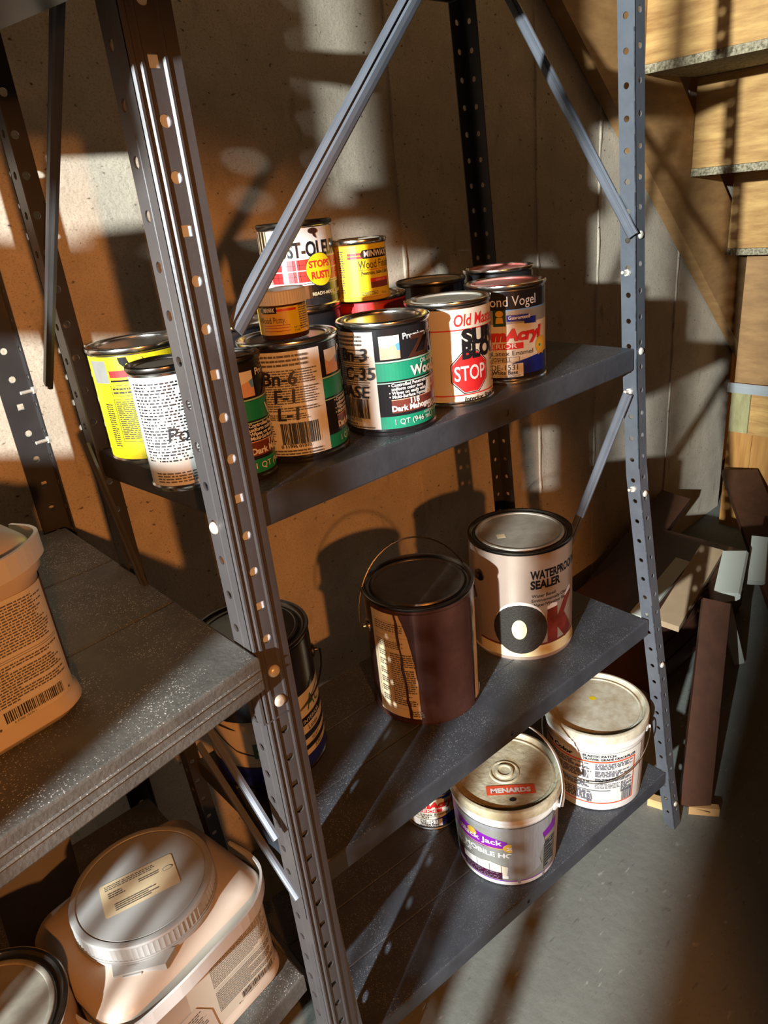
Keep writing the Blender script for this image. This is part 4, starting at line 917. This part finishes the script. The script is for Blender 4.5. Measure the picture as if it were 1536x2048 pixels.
    p.build(t)
    return t
t = tub('cream plastic tub with grey screw lid on the low left shelf, lid in view', -.130, .146, -1.03, 8 * D2R)
p = Print(flat_surf(0, 0, 0, .150 + .0535), 1, .0003); 
ang = math.atan2(-.70, .72) ; 
# lid sticker with print, its long side runs up to the right in view
ux = Vector((.93, -.36, 0)).normalized() * 1.12; uy = Vector((-ux.y, ux.x, 0)) * 1.05
p.surf = lambda s, h, off: Vector((-.004, -.002, .150 + .0535)) + ux * s + uy * h + Vector((0, 0, off))
rc = []
for (cx_, cy_, a0) in ((.036, .018, 0), (-.036, .018, PI / 2), (-.036, -.018, PI), (.036, -.018, 1.5 * PI)):
    for i in range(5): a = a0 + PI / 2 * i / 4; rc.append((cx_ + .003 * math.cos(a), cy_ + .003 * math.sin(a)))
p.poly(rc, 'paper_tan'); p.lines(-.034, .020, .011, .018, 3, 'fine_print', word=.004, rag=.1); p.lines(-.032, -.010, .0, .008, 3, 'fine_print', word=.004, rag=.5); p.lines(.0, .026, .003, .008, 2, 'fine_print', word=.003, rag=.2); p.lines(-.028, .030, -.018, -.008, 4, 'fine_print', word=.004, rag=.5)
p.disc(.031, .004, .0055, .0028, 'silver_grey', 20); p.disc(.031, .004, .0048, .0022, 'paper_tan', 20)
for o in p.build(t): o.name = 'lid_sticker' if o.name.startswith('label') else 'sticker_text'
p = Print(None, 1, .0002); a = -PI / 2 - .55 - 8 * D2R; c_ = Vector((math.cos(a), math.sin(a), 0)); u_ = Vector((-math.sin(a), math.cos(a), 0))
p.surf = lambda s, h, off: c_ * (.0870 + h) + u_ * s + Vector((0, 0, .1792 + off))
p.text('OPEN', -.012, -.0030, .0052, 'lid_grey', width=.012); p.build(t)
tub('cream plastic tub with dense brown print on the dusty shelf, cut by the left edge', -.262, .128, -.4995, 8 * D2R)
can('paint_can', 'gallon tin with shiny rim and dusty lid at the lower left corner', 'paint can', -.322, .118, -1.03, .0845, .196, None, 'wood_stringer', rim='tin', lid='tin_dusty')
m = MB(); m.hexa([(-.275, .33, -1.0295), (-.165, .36, -1.0295), (-.165, .363, -1.0295), (-.275, .333, -1.0295), (-.262, .345, -.865), (-.150, .375, -.850), (-.150, .378, -.850), (-.262, .348, -.865)])
tag(m.build('cardboard_flap', 'cardboard'), 'folded grey card standing behind the grey-lidded tub', 'card')
# ------------------------------------------------------------------ offcuts and trim piled under the stairs
def plank(name, label, cat, a, b_, w_, th, mname, side=(0, 0, 1), group=None, pr=None):
    m = MB(); m.beam(a, b_, pr or [(-w_ / 2, -th / 2), (w_ / 2, -th / 2), (w_ / 2, th / 2), (-w_ / 2, th / 2)], side)
    o = m.build(name, mname); c = (Vector(a) + Vector(b_)) / 2; me = o.data
    for v in me.vertices: v.co -= c
    o.location = c
    tag(o, label, cat, group); return o
crown = [(-.04, -.022), (.04, -.022), (.045, -.012), (.04, .004), (.028, .012), (.01, .014), (-.02, .022), (-.04, .022)]
t = empty('wooden_crate', (1.45, .30, FZ), 'dark wooden crate on the floor under the pale offcut boards', 'crate')
b = MB(); b.box((-.24, -.12, 0), (.30, .14, .205)); b.build('body', 'wood_red_dark', t)
for k in range(3): b = MB(); b.box((-.245, -.126, .012 + k * .066), (.305, -.1205, .068 + k * .066)); b.build('slat', 'wood_red_dark', t)
plank('wood_plank', 'reddish brown board leaning from the floor right of the right post foot', 'board', (.905, -.080, FZ + .012), (1.240, .05, -1.06), .062, .016, 'wood_red_dark', (1, -1, 0))
plank('wood_plank', 'pale tan board lit on top, slanting away behind the right post', 'board', (1.215, .155, -1.156), (1.570, .205, -1.105), .062, .018, 'wood_tan', (1, -1.2, 0))
plank('trim_board', 'pale green-grey trim board beside the pale tan board', 'trim', (1.20, .225, -1.150), (1.48, .245, -1.115), .040, .010, 'trim_paint', (1, -1.2, 0))
plank('wood_plank', 'long dark board lying behind the tan board under the stairs', 'board', (1.02, .42, -1.33), (1.95, .50, -1.15), .10, .03, 'wood_red_dark', (1, -1, 0))
plank('crown_moulding', 'pale moulded trim block leaning right of the tan board', 'trim', (1.338, .062, -1.100), (1.480, .105, -1.055), .062, .05, 'trim_paint', (1, -1.1, .5), pr=[(q[0] * .72, q[1] * .8) for q in crown])
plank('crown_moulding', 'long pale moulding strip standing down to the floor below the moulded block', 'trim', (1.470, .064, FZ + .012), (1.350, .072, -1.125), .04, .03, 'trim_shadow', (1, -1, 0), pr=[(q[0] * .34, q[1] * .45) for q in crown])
plank('crown_moulding', 'second pale moulding end, farther right behind the moulded block', 'trim', (1.500, .055, -1.13), (1.62, .10, -1.06), .05, .03, 'trim_paint', (1, -1, .3), pr=[(q[0] * .5, q[1] * .5) for q in crown])
plank('trim_board', 'small pale diamond-shaped tile of trim low beside the red-brown board', 'trim', (1.185, .022, -1.150), (1.235, .030, -1.205), .036, .006, 'trim_paint', (1, -1, -.3))
plank('wood_scrap', 'golden wood offcut on the floor right of the right post foot', 'offcut', (.900, -.070, FZ + .008), (.935, -.120, FZ + .008), .026, .014, 'wood_scrap', (0, 0, 1))
plank('wood_scrap', 'small golden wood offcut on the floor left of the right post foot', 'offcut', (.868, .005, FZ + .010), (.880, -.035, FZ + .010), .020, .018, 'wood_scrap', (0, 0, 1))
plank('wood_plank', 'very dark board leaning on the timber wall under the stairs', 'board', (1.75, .02, FZ + .02), (2.22, .40, -1.12), .12, .02, 'wood_red_dark', (1, -1, 0))
